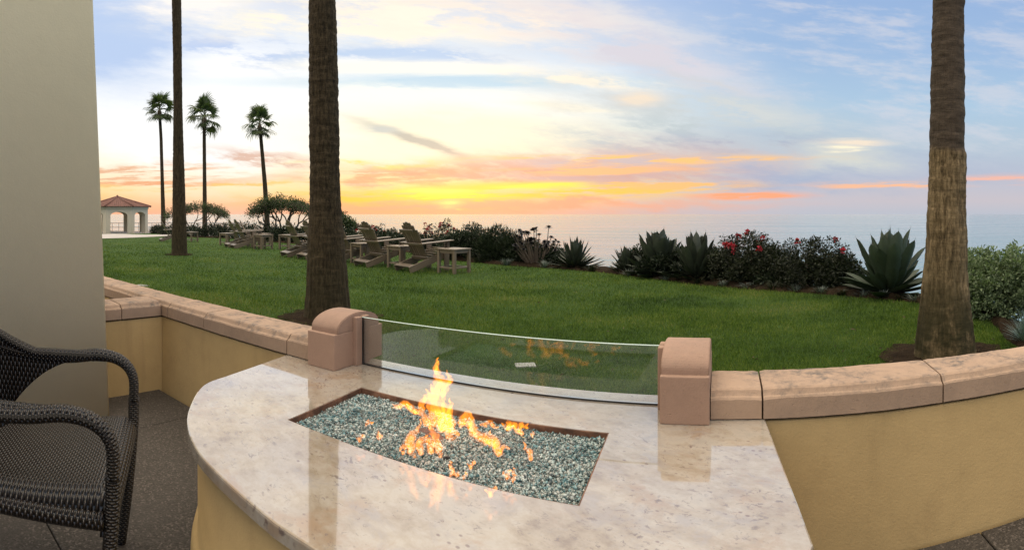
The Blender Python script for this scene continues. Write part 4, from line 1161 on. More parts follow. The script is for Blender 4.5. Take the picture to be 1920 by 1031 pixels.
def plates():
    rho, ph = ground_at(985, 686); c = P(rho, ph, gz(rho))
    t = put('valve_cover', bevel_mesh('valve_cover', *box_vf(-0.075, 0.075, -0.05, 0.05, -0.03, 0.012), w=0.006), M['plate'], loc=c, rot=(0, 0, 0.5))
    tag(t, 'small pale square valve cover lying in the grass seen through the glass', 'valve cover')
    rho, ph = ground_at(266, 536); c = P(rho, ph, gz(rho))
    t = put('valve_cover', bevel_mesh('valve_cover', *box_vf(-0.10, 0.10, -0.07, 0.07, -0.03, 0.012), w=0.006), M['plate'], loc=c, rot=(0, 0, 0.3))
    tag(t, 'small grey valve cover in the grass behind the corner of the coping', 'valve cover')
plates()

# ------------------------------------------------------------------ slatted lawn chairs and side tables
def adirondack_proto():
    parts = []
    def add(name, me): me.materials.append(M['wood']); parts.append((name, me))
    for s in (-1, 1):
        add('side_rail', plank_me('side_rail', (s * 0.255, -0.66, 0.055), (s * 0.255, 0.27, 0.345), 0.028, 0.13))
        add('front_leg', plank_me('front_leg', (s * 0.295, 0.20, 0.0), (s * 0.295, 0.20, 0.555), 0.03, 0.12, up=(0, 1, 0)))
        add('arm', plank_me('arm', (s * 0.325, -0.46, 0.548), (s * 0.335, 0.31, 0.60), 0.135, 0.024))
        add('arm_bracket', plank_me('arm_bracket', (s * 0.335, 0.20, 0.40), (s * 0.345, 0.20, 0.575), 0.028, 0.06, up=(0, 1, 0)))
    for i in range(6):
        k = i / 5; y = 0.30 - 0.50 * k; z = 0.425 - 0.155 * k + 0.01 * math.sin(k * 3)
        add('seat_slat', plank_me('seat_slat', (-0.27, y, z), (0.27, y, z), 0.085, 0.02, up=(0, 0.28, 1)))
    add('rear_foot', plank_me('rear_foot', (-0.275, -0.60, 0.130), (0.275, -0.60, 0.130), 0.12, 0.02, up=(0, -0.31, 1)))
    add('back_brace', plank_me('back_brace', (-0.25, -0.25, 0.255), (0.25, -0.25, 0.255), 0.07, 0.022, up=(0, 1, 0.5)))
    add('back_brace', plank_me('back_brace', (-0.345, -0.425, 0.535), (0.345, -0.425, 0.535), 0.05, 0.024, up=(0, 1, 0.5)))
    add('back_brace', plank_me('back_brace', (-0.22, -0.575, 0.80), (0.22, -0.575, 0.80), 0.05, 0.022, up=(0, 1, 0.5)))
    nb = 7
    for i in range(nb):
        u = (i - (nb - 1) / 2) / ((nb - 1) / 2)
        a = Vector((u * 0.195, -0.215 + 0.012 * (1 - u * u), 0.26)); L = 0.80 - 0.17 * u * u
        d = Vector((u * 0.075, -0.46, 0.88)).normalized(); b = a + d * L
        s = Vector((1, 0, 0)); nrm = d.cross(s).normalized(); w0, w1 = 0.029, 0.038; th = 0.009
        V = []
        ends = [(a, w0, 0), (a + d * (L - 0.02), w1, 0), (b, w1 * 0.8, 0)]
        for p, w, _ in ends:
            V += [p - s * w - nrm * th, p + s * w - nrm * th, p + s * w + nrm * th, p - s * w + nrm * th]
        F_ = [(0, 1, 2, 3), (8, 11, 10, 9)]
        for k in (0, 4):
            for j in range(4): F_.append((k + j, k + 4 + j, k + 4 + (j + 1) % 4, k + (j + 1) % 4))
        add('back_slat', bevel_mesh('back_slat', V, F_, w=0.002, seg=1))
    return parts
ADI = adirondack_proto()
def table_proto():
    parts = []
    def add(name, me): me.materials.append(M['wood']); parts.append((name, me))
    h = 0.47; w = 0.24
    for i in range(5):
        x = -w + 0.048 + i * (2 * w - 0.096) / 4
        add('top_slat', bevel_mesh('top_slat', *box_vf(x - 0.046, x + 0.046, -w, w, h - 0.022, h), w=0.003, seg=1))
    for sx in (-1, 1):
        for sy in (-1, 1):
            add('leg', bevel_mesh('leg', *box_vf(sx * 0.2 - 0.028, sx * 0.2 + 0.028, sy * 0.2 - 0.028, sy * 0.2 + 0.028, 0, h - 0.022), w=0.003, seg=1))
    for s in (-1, 1):
        add('apron', bevel_mesh('apron', *box_vf(-0.172, 0.172, s * 0.2 - 0.012, s * 0.2 + 0.012, h - 0.085, h - 0.024), w=0.002, seg=1))
        add('apron', bevel_mesh('apron', *box_vf(s * 0.2 - 0.012, s * 0.2 + 0.012, -0.172, 0.172, h - 0.085, h - 0.024), w=0.002, seg=1))
        add('stretcher', bevel_mesh('stretcher', *box_vf(-0.172, 0.172, s * 0.2 - 0.02, s * 0.2 + 0.02, 0.10, 0.125), w=0.002, seg=1))
        add('stretcher', bevel_mesh('stretcher', *box_vf(s * 0.2 - 0.02, s * 0.2 + 0.02, -0.172, 0.172, 0.10, 0.125), w=0.002, seg=1))
    return parts
TAB = table_proto()
def place(parts, name, label, cat, x, y, rz, group, sc=1.0):
    t = thing(name, label, cat, (x, y, gz(math.hypot(x, y)) - 0.004), rz, group)
    t.scale = (sc, sc, sc)
    for n, me in parts: put(n, me, None, t)
CG, TG = 'slatted lawn chairs facing the sea', 'small square side tables among the lawn chairs'
for x, y, rz, lab in (
    (-5.61, 9.10, -0.38, 'weathered slatted lawn chair at the sea end of the row beside the end side table'),
    (-6.89, 9.37, -0.36, 'weathered slatted lawn chair, second from the sea end of the row'),
    (-8.05, 9.75, -0.40, 'weathered slatted lawn chair mostly hidden behind the thick dark palm trunk'),
    (-9.19, 9.89, -0.36, 'weathered slatted lawn chair next beyond the thick dark palm trunk, towards the pavilion'),
    (-9.99, 10.06, -0.40, 'weathered slatted lawn chair at the pavilion end of the longer row'),
    (-13.72, 11.18, -0.38, 'far slatted lawn chair of the separate pair, the one beside the side table'),
    (-14.57, 11.58, -0.42, 'far slatted lawn chair of the separate pair, the one towards the pavilion'),
    (-15.75, 13.0, -0.75, 'distant slatted lawn chair against the hedge behind the separate pair'),
    (-21.60, 12.9, -0.4, 'distant slatted lawn chair half hidden behind the slender palm trunk')):
    place(ADI, 'lawn_chair', lab, 'chair', x, y, rz, CG)
for x, y, rz, lab in (
    (-4.93, 8.88, -0.25, 'square slatted side table at the open end of the chair row'),
    (-6.26, 9.08, -0.3, 'square slatted side table between the first and second lawn chairs of the row'),
    (-7.55, 9.42, -0.3, 'square slatted side table between the second lawn chair and the one behind the trunk'),
    (-12.30, 11.55, 0.1, 'square slatted side table by the hedge past the pavilion end of the chair row'),
    (-12.95, 11.05, -0.1, 'square slatted side table at the sea end of the far chair pair'),
    (-16.2, 12.05, 0.0, 'square slatted side table at the pavilion end of the far chair pair'),
    (-15.0, 12.75, 0.3, 'square slatted side table against the hedge behind the far chair pair'),
    (-20.6, 13.25, 0.2, 'distant square side table beside the slender palm trunk')):
    place(TAB, 'side_table', lab, 'side table', x, y, rz, TG)

# ------------------------------------------------------------------ pavilion
def pavilion():
    rho, ph = 52.0, (220 - CX) / F
    base = P(rho, ph, gz(rho))
    t = thing('garden_pavilion', 'octagonal white arched pavilion with red clay tile roof', 'pavilion', base, rz=-ph + R(3))
    Rb = 3.10; hw = 2.50; n = 8
    face_w = 2 * Rb * math.sin(math.pi / 8); ap = Rb * math.cos(math.pi / 8); th = 0.42
    # one arched wall panel: local x along the face, y outward
    ow = face_w * 0.66; sp = 1.70; rise = 0.36
    arch = [(-ow / 2, 0.0), (-ow / 2, sp)] + [(-ow / 2 * math.cos(math.pi * k / 14), sp + rise * math.sin(math.pi * k / 14)) for k in range(1, 14)] + [(ow / 2, sp), (ow / 2, 0.0)]
    def panel():
        V, Fc = [], []
        fi = 2 * (Rb - th / math.cos(math.pi / 8)) * math.sin(math.pi / 8)
        for yy, w in ((0.0, face_w), (-th, fi)):
            b = len(V); m = len(arch)
            V += [(x, yy, z) for x, z in arch]
            # outer outline paired with the arch points
            outl = []
            for k, (x, z) in enumerate(arch):
                if k <= 1: outl.append((-w / 2, yy, z))
                elif k >= m - 2: outl.append((w / 2, yy, z))
                else: outl.append((-w / 2 + w * (k - 1) / (m - 3), yy, hw))
            V += outl
            c1 = len(V); V += [(-w / 2, yy, hw), (w / 2, yy, hw)]
            for k in range(m - 1): Fc.append((b + k, b + k + 1, b + m + k + 1, b + m + k))
            Fc.append((b + m + 1, b + m + 2, c1)) ; Fc.append((b + m + m - 3, b + m + m - 2, c1 + 1))
        m = len(arch); st = 2 * m + 2
        for k in range(m - 1): Fc.append((k, st + k, st + k + 1, k + 1))
        bm = bmesh.new(); vs = [bm.verts.new(p) for p in V]
        for q in Fc:
            try: bm.faces.new([vs[i] for i in q])
            except ValueError: pass
        bmesh.ops.recalc_face_normals(bm, faces=bm.faces)
        me = bpy.data.meshes.new('arched_wall'); bm.to_mesh(me); bm.free(); return me
    pm = panel(); pm.materials.append(M['gazebo_wall'])
    for k in range(n):
        a = -math.pi / 2 + k * math.pi / 4
        put('arched_wall', pm, None, t, loc=(ap * math.cos(a), ap * math.sin(a), 0), rot=(0, 0, a - math.pi / 2))
        # cornice
        c = bevel_mesh('cornice', *box_vf(-face_w / 2 - 0.03, face_w / 2 + 0.03, -0.1, 0.07, hw - 0.16, hw + 0.02), w=0.01)
        c.materials.append(M['gazebo_wall']); put('cornice', c, None, t, loc=(ap * math.cos(a), ap * math.sin(a), 0), rot=(0, 0, a - math.pi / 2))
    # roof: eight tiled planes with barrel corrugation
    Re = 3.42; hr = 0.98; z0 = hw + 0.02
    fw_ = 2 * Re * math.sin(math.pi / 8); apE = Re * math.cos(math.pi / 8)
    V, Fc = [], []; nt_ = 14; ns = 8; seg = nt_ * 6
    for j in range(ns + 1):
        kk = j / ns
        for i in range(seg + 1):
            u = i / seg
            x = (u - 0.5) * fw_ * (1 - kk * 0.97); y = -kk * apE * 0.97
            full = (u - 0.5) * fw_
            wv = abs(math.sin(x / fw_ * nt_ * math.pi)) * 0.07
            V.append((x, y + 0.0, z0 + hr * kk + wv - (0.02 if j % 2 else 0)))
    for j in range(ns):
        for i in range(seg):
            k = j * (seg + 1) + i; Fc.append((k, k + 1, k + seg + 2, k + seg + 1))
    rm = mesh('roof_plane', V, Fc); rm.materials.append(M['tile'])
    for k in range(n):
        a = -math.pi / 2 + k * math.pi / 4
        put('roof_plane', rm, None, t, loc=(apE * math.cos(a), apE * math.sin(a), 0), rot=(0, 0, a - math.pi / 2))
        b = a + math.pi / 8
        v, f, _ = tube_vf([(Re * math.cos(b), Re * math.sin(b), z0 + 0.05), (0.05 * math.cos(b), 0.05 * math.sin(b), z0 + hr + 0.06)], [0.09, 0.07], 8)
        put('ridge_tiles', mesh('ridge_tiles', v, f, True), M['tile'], t)
    v, f, _ = tube_vf([(0, 0, z0 + hr - 0.1), (0, 0, z0 + hr + 0.1), (0, 0, z0 + hr + 0.22)], [0.16, 0.13, 0.04], 10)
    put('finial', mesh('finial', v, f, True), M['tile'], t)
    V = [(Rb * 1.12 * math.cos(math.pi / 8 + k * math.pi / 4), Rb * 1.12 * math.sin(math.pi / 8 + k * math.pi / 4), z) for z in (-0.25, 0.06) for k in range(8)]
    Fc = [tuple(range(8, 16))] + [(k, (k + 1) % 8, 8 + (k + 1) % 8, 8 + k) for k in range(8)]
    put('floor', mesh('floor', V, Fc), M['path'], t)
    Fc = [tuple(range(8))]
    V = [(Rb * 0.99 * math.cos(math.pi / 8 + k * math.pi / 4), Rb * 0.99 * math.sin(math.pi / 8 + k * math.pi / 4), hw - 0.02) for k in range(8)]
    put('ceiling', mesh('ceiling', V, Fc), M['gazebo_wall'], t)
pavilion()
def railing():
    t = thing('cliff_railing', 'thin dark metal railing along the cliff beyond the far hedge', 'railing', P(58, -1.0, gz(58)))
    b = Vector(P(58, -1.0, gz(58)))
    pts = [Vector(P(58, ph, gz(58))) for ph in np.linspace(-1.16, -0.90, 22)]
    for z in (0.55, 1.0):
        v, f, _ = tube_vf([p - b + Vector((0, 0, z)) for p in pts], 0.03, 6); put('rail', mesh('rail', v, f), M['metal'], t)
    for p in pts:
        v, f, _ = tube_vf([p - b + Vector((0, 0, -0.6)), p - b + Vector((0, 0, 1.03))], 0.025, 6); put('rail_post', mesh('rail_post', v, f), M['metal'], t)
railing()

# ------------------------------------------------------------------ plants
def leaf_cloud(name, clumps, per, size, rng, aspect=0.42, spread=1.0, up=0.2, fold=0.25):
    """clumps: (n,4) centre+radius ; every leaf two triangles folded along the midrib"""
    C = np.repeat(np.asarray(clumps, float), per, axis=0); n = len(C)
    d = rng.normal(size=(n, 3)); d /= np.linalg.norm(d, axis=1)[:, None]
    rr = rng.uniform(0.25, 1.0, n) ** 0.6
    pos = C[:, :3] + d * (C[:, 3] * rr)[:, None]
    ax = d * spread + rng.normal(size=(n, 3)) * 0.55; ax[:, 2] += up; ax /= np.linalg.norm(ax, axis=1)[:, None]
    s = np.cross(ax, rng.normal(size=(n, 3))); s /= np.linalg.norm(s, axis=1)[:, None]
    nn = np.cross(ax, s)
    L = size * rng.uniform(0.6, 1.3, n); wd = L * aspect * rng.uniform(0.8, 1.2, n)
    V = np.empty((n, 4, 3))
    V[:, 0] = pos
    V[:, 1] = pos + ax * (L * 0.5)[:, None] + s * (wd * 0.5)[:, None] + nn * (wd * fold)[:, None]
    V[:, 2] = pos + ax * L[:, None]
    V[:, 3] = pos + ax * (L * 0.5)[:, None] - s * (wd * 0.5)[:, None] + nn * (wd * fold)[:, None]
    b = np.arange(n)[:, None] * 4
    T = np.concatenate([b + np.array([[0, 1, 2]]), b + np.array([[0, 2, 3]])], 1).reshape(-1, 3)
    return tri_mesh(name, V.reshape(-1, 3), T)
def stems_mesh(name, segs, sides=6):
    V, Fc = [], []
    for a, b, r0, r1 in segs:
        m = (Vector(a) + Vector(b)) / 2 + Vector((random.uniform(-1, 1), random.uniform(-1, 1), 0)) * 0.06 * (Vector(b) - Vector(a)).length
        v, f, _ = tube_vf([a, m, b], [r0, (r0 + r1) / 2, r1], sides, base=len(V), cap=False); V += v; Fc += f
    return mesh(name, V, Fc, True)
def bush_at(px, ytop, wpx, back=0.5):
    ph = (px - CX) / F; rho = rho_edge(ph) + back
    z0 = gz(rho) - 0.02; h = zpix(ytop, rho) - z0; w = wpx * rho / F
    return rho, ph, P(rho, ph, z0), h, w
BLOOM = []
def shrub(name, label, px, ytop, wpx, mat, seed, back=0.5, nclump=60, per=40, leaf=0.06, flowers=0, group=None, lumpy=0.35, stems=7, depth=0.8, cr=0.16, low=0.08, cat='shrub', aspect=0.42, up=0.2):
    rng = np.random.default_rng(seed); rho, ph, loc, h, w = bush_at(px, ytop, wpx, back)
    t = thing(name, label, cat, loc, rz=-ph, group=group)
    cl = []; tips = []
    for i in range(nclump):
        a = rng.uniform(0, 2 * math.pi); k = rng.uniform(0, 1) ** 0.5
        x = math.cos(a) * k; y = math.sin(a) * k
        top = math.sqrt(max(0, 1 - 0.72 * k * k)) * (1 - lumpy * rng.uniform(0, 1) ** 2)
        z = rng.uniform(low, 1) ** 0.7 * top
        cl.append((x * w / 2 * 0.94, y * w / 2 * depth * 0.86, z * h * 0.97, cr * h * rng.uniform(0.6, 1.15)))
        if z > 0.55 * top: tips.append((cl[-1][:3], top))
    put('foliage', leaf_cloud('foliage', cl, per, leaf, rng, aspect, up=up), mat, t)
    rnd = random.Random(seed); segs = []
    for i in range(stems):
        c = cl[rnd.randrange(len(cl))]; b = (c[0] * 0.25 + rnd.uniform(-.03, .03), c[1] * 0.25, 0)
        segs.append((b, (c[0] * 0.9, c[1] * 0.9, c[2] * 0.9), 0.012 + 0.012 * h, 0.005))
    for sg in segs: put('stem', stems_mesh('stem', [sg]), M['branch'], t)
    if flowers:
        if not BLOOM:
            for i in range(3):
                me = leaf_cloud('flower', [(0, 0, 0, 0.45)], 16, 0.9, np.random.default_rng(i), 0.9); me.materials.append(M['flower']); BLOOM.append(me)
        tips.sort(key=lambda q: -q[0][2])
        pool = tips[:max(8, len(tips) // 2)]
        for i in range(flowers):
            c = pool[rnd.randrange(len(pool))][0]; r = rnd.uniform(0.030, 0.055)
            put('flower', BLOOM[i % 3], None, t, loc=(c[0] + rnd.uniform(-.06, .06) * h, c[1] - 0.05 * h, c[2] + cr * h * rnd.uniform(0.4, 1.1)), rot=(0, 0, rnd.uniform(0, 6)), scale=(r, r, r))
    return t
def agave_leaf(L, W, curve, thick=0.12, seed=0, n=12, spiny=True):
    """blade along +X curving upward, channelled, with a spine tip"""
    rnd = random.Random(seed); V, Fc = [], []
    prof = lambda k: W * (0.55 + 0.9 * k - 0.2 * k * k) * (1 - k ** 4) ** 0.75 if k < 1 else 0.0
    cols = 5
    for side in (1, -1):
        for i in range(n + 1):
            k = i / n; w = prof(k) * 0.5 if i < n else 0.002
            x = L * k * (1 - 0.12 * curve * k); z = L * curve * 0.38 * k * k
            for j in range(cols):
                u = j / (cols - 1) * 2 - 1
                jag = 1 + (0.05 * (-1) ** i if spiny and abs(u) == 1 else 0)
                th = thick * W * (1 - u * u) * (1 - k) * 0.5
                V.append((x, u * w * jag, z + (w * 0.55 * u * u) + (-th if side > 0 else 0) * 1.0 + (0.0 if side > 0 else 0.003)))
    m = (n + 1) * cols
    for sd in (0, 1):
        for i in range(n):
            for j in range(cols - 1):
                k = sd * m + i * cols + j
                Fc.append((k, k + 1, k + cols + 1, k + cols) if sd == 0 else (k, k + cols, k + cols + 1, k + 1))
    # terminal spine
    b = len(V); tip = Vector(((V[n * cols + 2][0]), 0, V[n * cols + 2][2])); d = (tip - Vector(V[(n - 2) * cols + 2])).normalized()
    V += [tip + Vector((0, 0.004, 0)), tip + Vector((0, -0.004, 0)), tip + Vector((0, 0, 0.006)), tip + d * 0.07 * L]
    Fc += [(b, b + 1, b + 3), (b + 1, b + 2, b + 3), (b + 2, b, b + 3)]
    return mesh('leaf', V, Fc, True)
AG = {}
def agave(name, label, px, ytop, wpx, mat, seed, back=0.5, n=42, wide=0.26, lo=-6, hi=84, group=None, vis=True, cx=0.0):
    rho, ph, loc, h, w = bush_at(px, ytop, wpx, back)
    t = thing(name, label, 'agave', loc, rz=-ph, group=group)
    rnd = random.Random(seed)
    key = (mat.name, wide)
    if key not in AG:
        AG[key] = [agave_leaf(1.0, wide * (0.92 + 0.08 * i), (0.25, 0.5, 0.75)[i], 0.16, i) for i in range(3)]
        for me in AG[key]: me.materials.append(mat)
    for i in range(n):
        k = i / (n - 1); az = i * 2.39996 + rnd.uniform(-0.15, 0.15)
        el = R(hi - (hi - lo) * k ** 0.85 + rnd.uniform(-5, 5))
        Lm = (h * 0.93 * (0.86 + 0.14 * math.sin(el)) if el > R(40) else (h * 0.6 + (w / 2 - h * 0.6) * (1 - el / R(40)) * 0.95)) * rnd.uniform(0.86, 1.06)
        Lm = max(Lm, 0.25 * h)
        put('leaf', AG[key][rnd.randrange(3)], None, t, loc=(0.06 * math.cos(az) * h, 0.06 * math.sin(az) * h, 0.10 * h * (1 - k) + 0.04), rot=(0, -el, az), scale=(Lm, Lm * rnd.uniform(0.85, 1.05), Lm * rnd.uniform(0.6, 1.0)))
    v, f, _ = tube_vf([(0, 0, -0.05), (0, 0, 0.10 * h), (0, 0, 0.2 * h)], [0.12 * h, 0.11 * h, 0.03 * h], 10)
    put('stem', mesh('stem', v, f, True), mat, t)
def aeonium(label, px, ytop, wpx, seed, back=0.5):
    rng = np.random.default_rng(seed); rnd = random.Random(seed); rho, ph, loc, h, w = bush_at(px, ytop, wpx, back)
    t = thing('aeonium_bush', label, 'shrub', loc, rz=-ph)
    segs = []
    # one rosette, shared
    V, Fc = [], []
    for i in range(26):
        k = i / 25; az = i * 2.4; el = R(80 - 85 * k); L = 0.5 + 0.5 * k
        d = Vector((math.cos(az) * math.cos(el), math.sin(az) * math.cos(el), math.sin(el))); s = Vector((-math.sin(az), math.cos(az), 0)); b = len(V)
        V += [Vector((0, 0, 0)), d * L * 0.6 + s * 0.2, d * L, d * L * 0.6 - s * 0.2]; Fc += [(b, b + 1, b + 2), (b, b + 2, b + 3)]
    ro = mesh('rosette', V, Fc); ro.materials.append(M['aeonium'])
    for i in range(46):
        a = rnd.uniform(0, 6.28); k = rnd.random() ** 0.5; x, y = math.cos(a) * k * w * 0.46, math.sin(a) * k * w * 0.36
        z = h * (0.35 + 0.62 * rnd.random() ** 0.8 * math.sqrt(1 - 0.7 * k * k)); r = 0.075 * h * rnd.uniform(0.8, 1.4) + 0.02
        put('rosette', ro, None, t, loc=(x, y, z), rot=(rnd.uniform(-.5, .5) - y, rnd.uniform(-.5, .5) + x, a), scale=(r, r, r))
        put('stem', stems_mesh('stem', [((x * 0.3, y * 0.3, 0), (x, y, z), 0.016, 0.008)]), M['branch'], t)
def tuft(name, label, px, ytop, wpx, mat, seed, back, n=160, cat='plant', group=None, wide=0.010, rho=None):
    rnd = random.Random(seed); r0, ph, loc, h, w = bush_at(px, ytop, wpx, back)
    t = thing(name, label, cat, loc, rz=-ph, group=group)
    V, Fc = [], []
    for i in range(n):
        az = rnd.uniform(0, 6.28); el = R(rnd.uniform(25, 88)); L = rnd.uniform(0.6, 1.05) * (h * math.sin(el) + w / 2 * math.cos(el))
        b0 = Vector((math.cos(az), math.sin(az), 0)) * w * 0.08 * rnd.random(); d = Vector((math.cos(az) * math.cos(el), math.sin(az) * math.cos(el), math.sin(el))); s = Vector((-math.sin(az), math.cos(az), 0)) * wide * rnd.uniform(0.6, 1.2)
        m = b0 + d * L * 0.55 + Vector((0, 0, 0.04 * L)); e = b0 + d * L - Vector((0, 0, 0.10 * L)); b = len(V)
        V += [b0 - s, b0 + s, m + s * 0.8, m - s * 0.8, e]; Fc += [(b, b + 1, b + 2, b + 3), (b + 3, b + 2, b + 4)]
    put('blades', mesh('blades', V, Fc), mat, t)
def planting():
    HG = 'dark hedge shrubs along the cliff edge'
    # far left hedge
    far = [(296, 420, 26, 'low dark hedge shrub right beside the pavilion'), (322, 419, 40, 'low dark hedge shrub at the end of the pale path'), (362, 419, 44, 'dark hedge shrub beside the slender palm trunk'),
           (396, 420, 46, 'dark hedge shrub under the twisted tree near the pavilion'), (428, 418, 40, 'dark hedge shrub behind the far pair of lawn chairs'), (462, 417, 44, 'dark hedge shrub behind the far side table'),
           (498, 420, 48, 'dark hedge shrub at the foot of the leaning thin palm'), (530, 422, 50, 'dark hedge shrub under the twisted tree behind the lawn chairs'), (565, 424, 50, 'dark hedge shrub on the pavilion side of the thick dark palm trunk')]
    for i, (x, y, w, lab) in enumerate(far):
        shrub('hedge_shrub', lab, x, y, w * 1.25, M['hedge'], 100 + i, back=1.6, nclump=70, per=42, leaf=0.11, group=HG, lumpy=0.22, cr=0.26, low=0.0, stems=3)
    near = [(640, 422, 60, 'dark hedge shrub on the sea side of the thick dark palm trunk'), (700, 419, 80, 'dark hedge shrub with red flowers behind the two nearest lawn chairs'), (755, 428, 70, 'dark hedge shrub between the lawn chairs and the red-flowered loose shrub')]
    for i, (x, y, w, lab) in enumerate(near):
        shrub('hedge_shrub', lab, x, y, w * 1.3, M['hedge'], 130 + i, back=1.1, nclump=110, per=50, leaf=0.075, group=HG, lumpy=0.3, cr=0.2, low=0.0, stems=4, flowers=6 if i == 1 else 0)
    shrub('flowering_shrub', 'loose shrub with red flowers behind the end side table', 824, 410, 80, M['rose'], 140, back=1.0, nclump=130, per=40, leaf=0.055, flowers=13, lumpy=0.45, cr=0.12, low=0.0)
    shrub('hedge_shrub', 'broad dark shrub directly behind the end side table', 884, 417, 130, M['hedge'], 141, back=0.9, nclump=220, per=56, leaf=0.07, group=HG, lumpy=0.3, cr=0.15, low=0.0, aspect=0.3, up=0.9)
    shrub('hedge_shrub', 'dark spiky shrub between the broad dark shrub and the dark rosette bush', 938, 424, 90, M['hedge'], 142, back=0.8, nclump=150, per=56, leaf=0.12, group=HG, lumpy=0.3, cr=0.14, low=0.0, aspect=0.12, up=1.0)
    shrub('hedge_shrub', 'dark leafy shrub growing through the black rosette bush', 985, 448, 100, M['hedge'], 143, back=0.9, nclump=150, per=50, leaf=0.06, group=HG, lumpy=0.4, cr=0.15, low=0.0)
    aeonium('dark bush of black rosettes on bare branching stems', 1006, 418, 96, 150)
    agave('spiky_agave', 'dark spiky agave with narrow leaves next to the black rosette bush', 1078, 448, 112, M['agave_dark'], 160, 0.45, n=84, wide=0.15, lo=-6)
    shrub('hedge_shrub', 'low dark shrub at the foot of the narrow-leaved agave', 1052, 470, 80, M['hedge'], 144, back=0.7, nclump=90, per=46, leaf=0.06, group=HG, lumpy=0.3, cr=0.2, low=0.0)
    agave('spiky_agave', 'small dark spiky agave at the gap in the planting where the sea shows', 1176, 464, 84, M['agave_dark'], 161, 0.5, n=80, wide=0.16)
    agave('broad_agave', 'dense dark broad-leaved agave next to the narrow grey agave', 1236, 434, 150, M['agave_dark'], 162, 0.6, n=64, wide=0.34)
    agave('spiky_agave', 'dark agave with upright grey narrow leaves beside the red roses', 1306, 440, 150, M['agave_dark'], 163, 0.6, n=70, wide=0.20)
    shrub('hedge_shrub', 'dark leafy shrub behind the two dense dark agaves', 1280, 462, 190, M['hedge'], 145, back=1.0, nclump=190, per=54, leaf=0.06, group=HG, lumpy=0.3, cr=0.16, low=0.0)
    shrub('rose_bush', 'leggy rose bush with the most red blooms, next to the dark agaves', 1408, 425, 165, M['rose'], 170, back=0.7, nclump=250, per=40, leaf=0.05, flowers=15, lumpy=0.42, cr=0.10, stems=18, low=0.03)
    shrub('rose_bush', 'leggy rose bush with few red blooms, next to the large green agave', 1530, 432, 165, M['rose'], 171, back=0.65, nclump=230, per=38, leaf=0.048, flowers=4, lumpy=0.42, cr=0.10, stems=18, low=0.03)
    shrub('hedge_shrub', 'low dark shrub filling the foot of the two rose bushes', 1468, 490, 200, M['hedge'], 146, back=0.9, nclump=150, per=50, leaf=0.05, group=HG, lumpy=0.35, cr=0.2, low=0.0)
    agave('large_agave', 'large green broad-leaved agave between the rose bush and the tan palm trunk', 1666, 430, 190, M['agave'], 180, 0.5, n=54, wide=0.31, lo=-6, hi=86)
    shrub('pale_shrub', 'rounded pale green shrub beside the blue grass tuft, past the tan palm trunk', 1886, 450, 190, M['pale'], 190, back=1.15, nclump=420, per=60, leaf=0.042, lumpy=0.25, cr=0.09, low=0.0, aspect=0.45)
    shrub('pale_shrub', 'pale green shrub close behind the tan palm trunk', 1806, 458, 110, M['pale'], 191, back=0.9, nclump=220, per=54, leaf=0.042, lumpy=0.25, cr=0.10, low=0.0, aspect=0.45)
    for k, (x, y, w, lab) in enumerate((
        (812, 440, 90, 'dark filler shrub below the loose red-flowered shrub'), (862, 436, 90, 'dark filler shrub behind the broad dark shrub'), (960, 446, 90, 'dark filler shrub between the spiky shrub and the black rosettes'),
        (1020, 455, 80, 'dark filler shrub between the black rosettes and the narrow agave'), (1215, 462, 120, 'dark filler shrub behind the broad-leaved dark agave'), (1345, 458, 110, 'dark filler shrub between the grey agave and the first rose bush'),
        (1440, 462, 140, 'dark filler shrub behind the rose bush with most blooms'), (1560, 470, 120, 'dark filler shrub behind the rose bush with few blooms'), (720, 436, 90, 'dark filler shrub behind the nearest lawn chair'))):
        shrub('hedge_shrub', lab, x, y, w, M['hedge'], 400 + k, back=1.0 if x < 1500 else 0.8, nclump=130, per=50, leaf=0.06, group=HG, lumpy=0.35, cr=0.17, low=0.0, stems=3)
    tuft('blue_fescue', 'blue green tuft of fine grass leaning over the bed end by the coping', 1926, 575, 60, M['fescue'], 200, 0.3, n=320, wide=0.004)
    LG = 'low silvery plants along the bed edge'
    low = [(896, 484, 'beside the end side table'), (950, 490, 'under the dark spiky shrub'), (1022, 495, 'under the black rosette bush'), (1110, 502, 'at the tips of the narrow-leaved agave'), (1180, 508, 'under the small spiky agave by the gap'),
           (1250, 520, 'under the dense broad-leaved dark agave'), (1310, 524, 'under the agave with upright grey leaves'), (1355, 530, 'between the grey agave and the rose bush with most blooms'), (1400, 531, 'under the middle of the rose bush with most blooms'),
           (1450, 534, 'where the two rose bushes meet, on the dark agave side'), (1495, 538, 'where the two rose bushes meet, on the green agave side'), (1540, 539, 'under the middle of the rose bush with few blooms'), (1580, 541, 'between the rose bush with few blooms and the large green agave'),
           (1620, 545, 'under the rose side of the large green agave'), (1655, 550, 'in front of the middle of the large green agave'), (1690, 552, 'under the palm side of the large green agave'), (1716, 555, 'right against the tan palm trunk')]
    for i, (x, y, where) in enumerate(low):
        tuft('silver_plant', 'low silvery tuft ' + where, x, y + random.randint(-3, 4), 50, M['silver'] if i % 3 else M['rose'], 210 + i, 0.12, n=90, group=LG, wide=0.008)
planting()
litter()
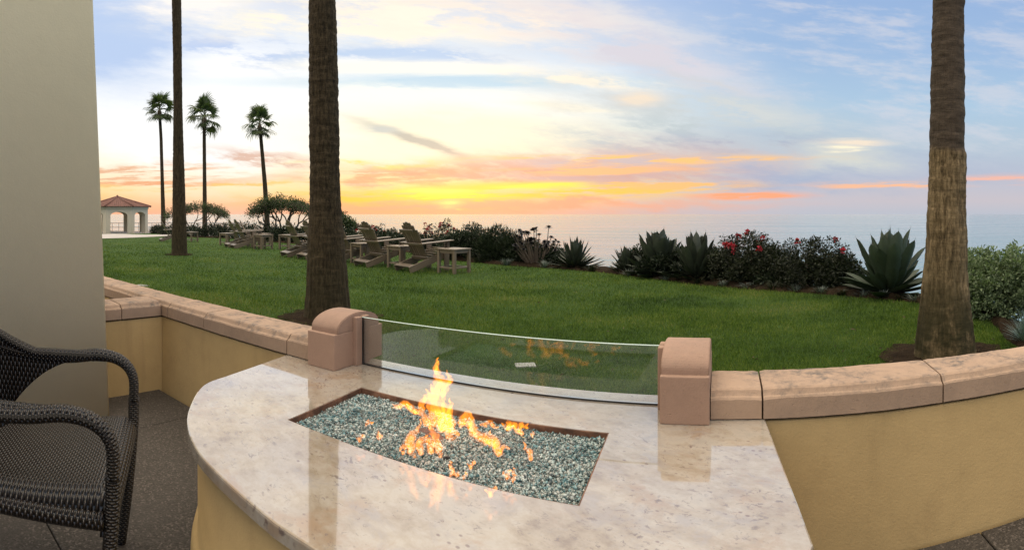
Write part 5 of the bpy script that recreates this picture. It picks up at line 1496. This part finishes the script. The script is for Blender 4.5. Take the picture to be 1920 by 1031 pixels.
def twisted_tree(label, px0, px1, ytop, seed, back):
    rnd = random.Random(seed); rng = np.random.default_rng(seed)
    pc = (px0 + px1) / 2; rho, ph, loc, h, w = bush_at(pc, ytop, px1 - px0, back)
    t = thing('twisted_tree', label, 'tree', loc, rz=-ph, group='wind-bent trees beyond the hedge')
    segs, cl = [], []; caps = [rnd.uniform(0.78, 1.0) for _ in range(40)]
    def grow(p, d, L, r, depth):
        n = 3; q = Vector(p)
        for i in range(n):
            d = (d + Vector((rnd.uniform(-.45, .45), rnd.uniform(-.35, .35), rnd.uniform(-.2, .25)))).normalized()
            e = q + d * L / n
            cap = h * (1 - 0.30 * min(1, abs(e.x) / (w / 2)) ** 2) * caps[rnd.randrange(40)]
            if e.z > cap: e.z = cap - rnd.uniform(0, 0.12) * h
            segs.append((q, e, r * (1 - 0.25 * i / n), r * (1 - 0.25 * (i + 1) / n))); q = e
        if depth == 0 or q.z > h * 0.94:
            cl.append((q.x, q.y, q.z, 0.22 * rnd.uniform(0.6, 1.3))); return
        for k in range(rnd.choice((2, 3, 3))):
            nd = (d * 0.8 + Vector((rnd.uniform(-1.1, 1.1), rnd.uniform(-.7, .7), rnd.uniform(-0.1, 0.8)))).normalized()
            grow(q, nd, L * rnd.uniform(0.6, 0.8), r * 0.62, depth - 1)
    for k in range(6):
        x = (k - 2.5) / 2.5
        grow(Vector((x * w * 0.10, rnd.uniform(-.2, .2), 0)), Vector((x * 0.95, rnd.uniform(-.4, .4), 1.0)).normalized(), h * 0.46, 0.055, 4)
    for c in list(cl):
        if rnd.random() < 0.5: cl.append((c[0] + rnd.uniform(-.3, .3), c[1] + rnd.uniform(-.3, .3), c[2] + rnd.uniform(-.1, .15), 0.18))
    cl = [(max(-w / 2, min(w / 2, c[0])), c[1], min(c[2], h * 0.97), c[3]) for c in cl]
    put('trunk', stems_mesh('trunk', segs, 6), M['branch'], t)
    put('crown', leaf_cloud('crown', cl, 20, 0.085, rng, 0.45), M['tree'], t)
twisted_tree('low twisted wind-bent tree behind the slender palm trunk, near the pavilion', 312, 428, 376, 301, 3.0)
twisted_tree('low twisted wind-bent tree behind the lawn chairs and the thick dark palm trunk', 460, 600, 366, 305, 2.6)
twisted_tree('sprig of a low tree showing past the edge of the thick dark palm trunk', 600, 658, 398, 309, 2.2)
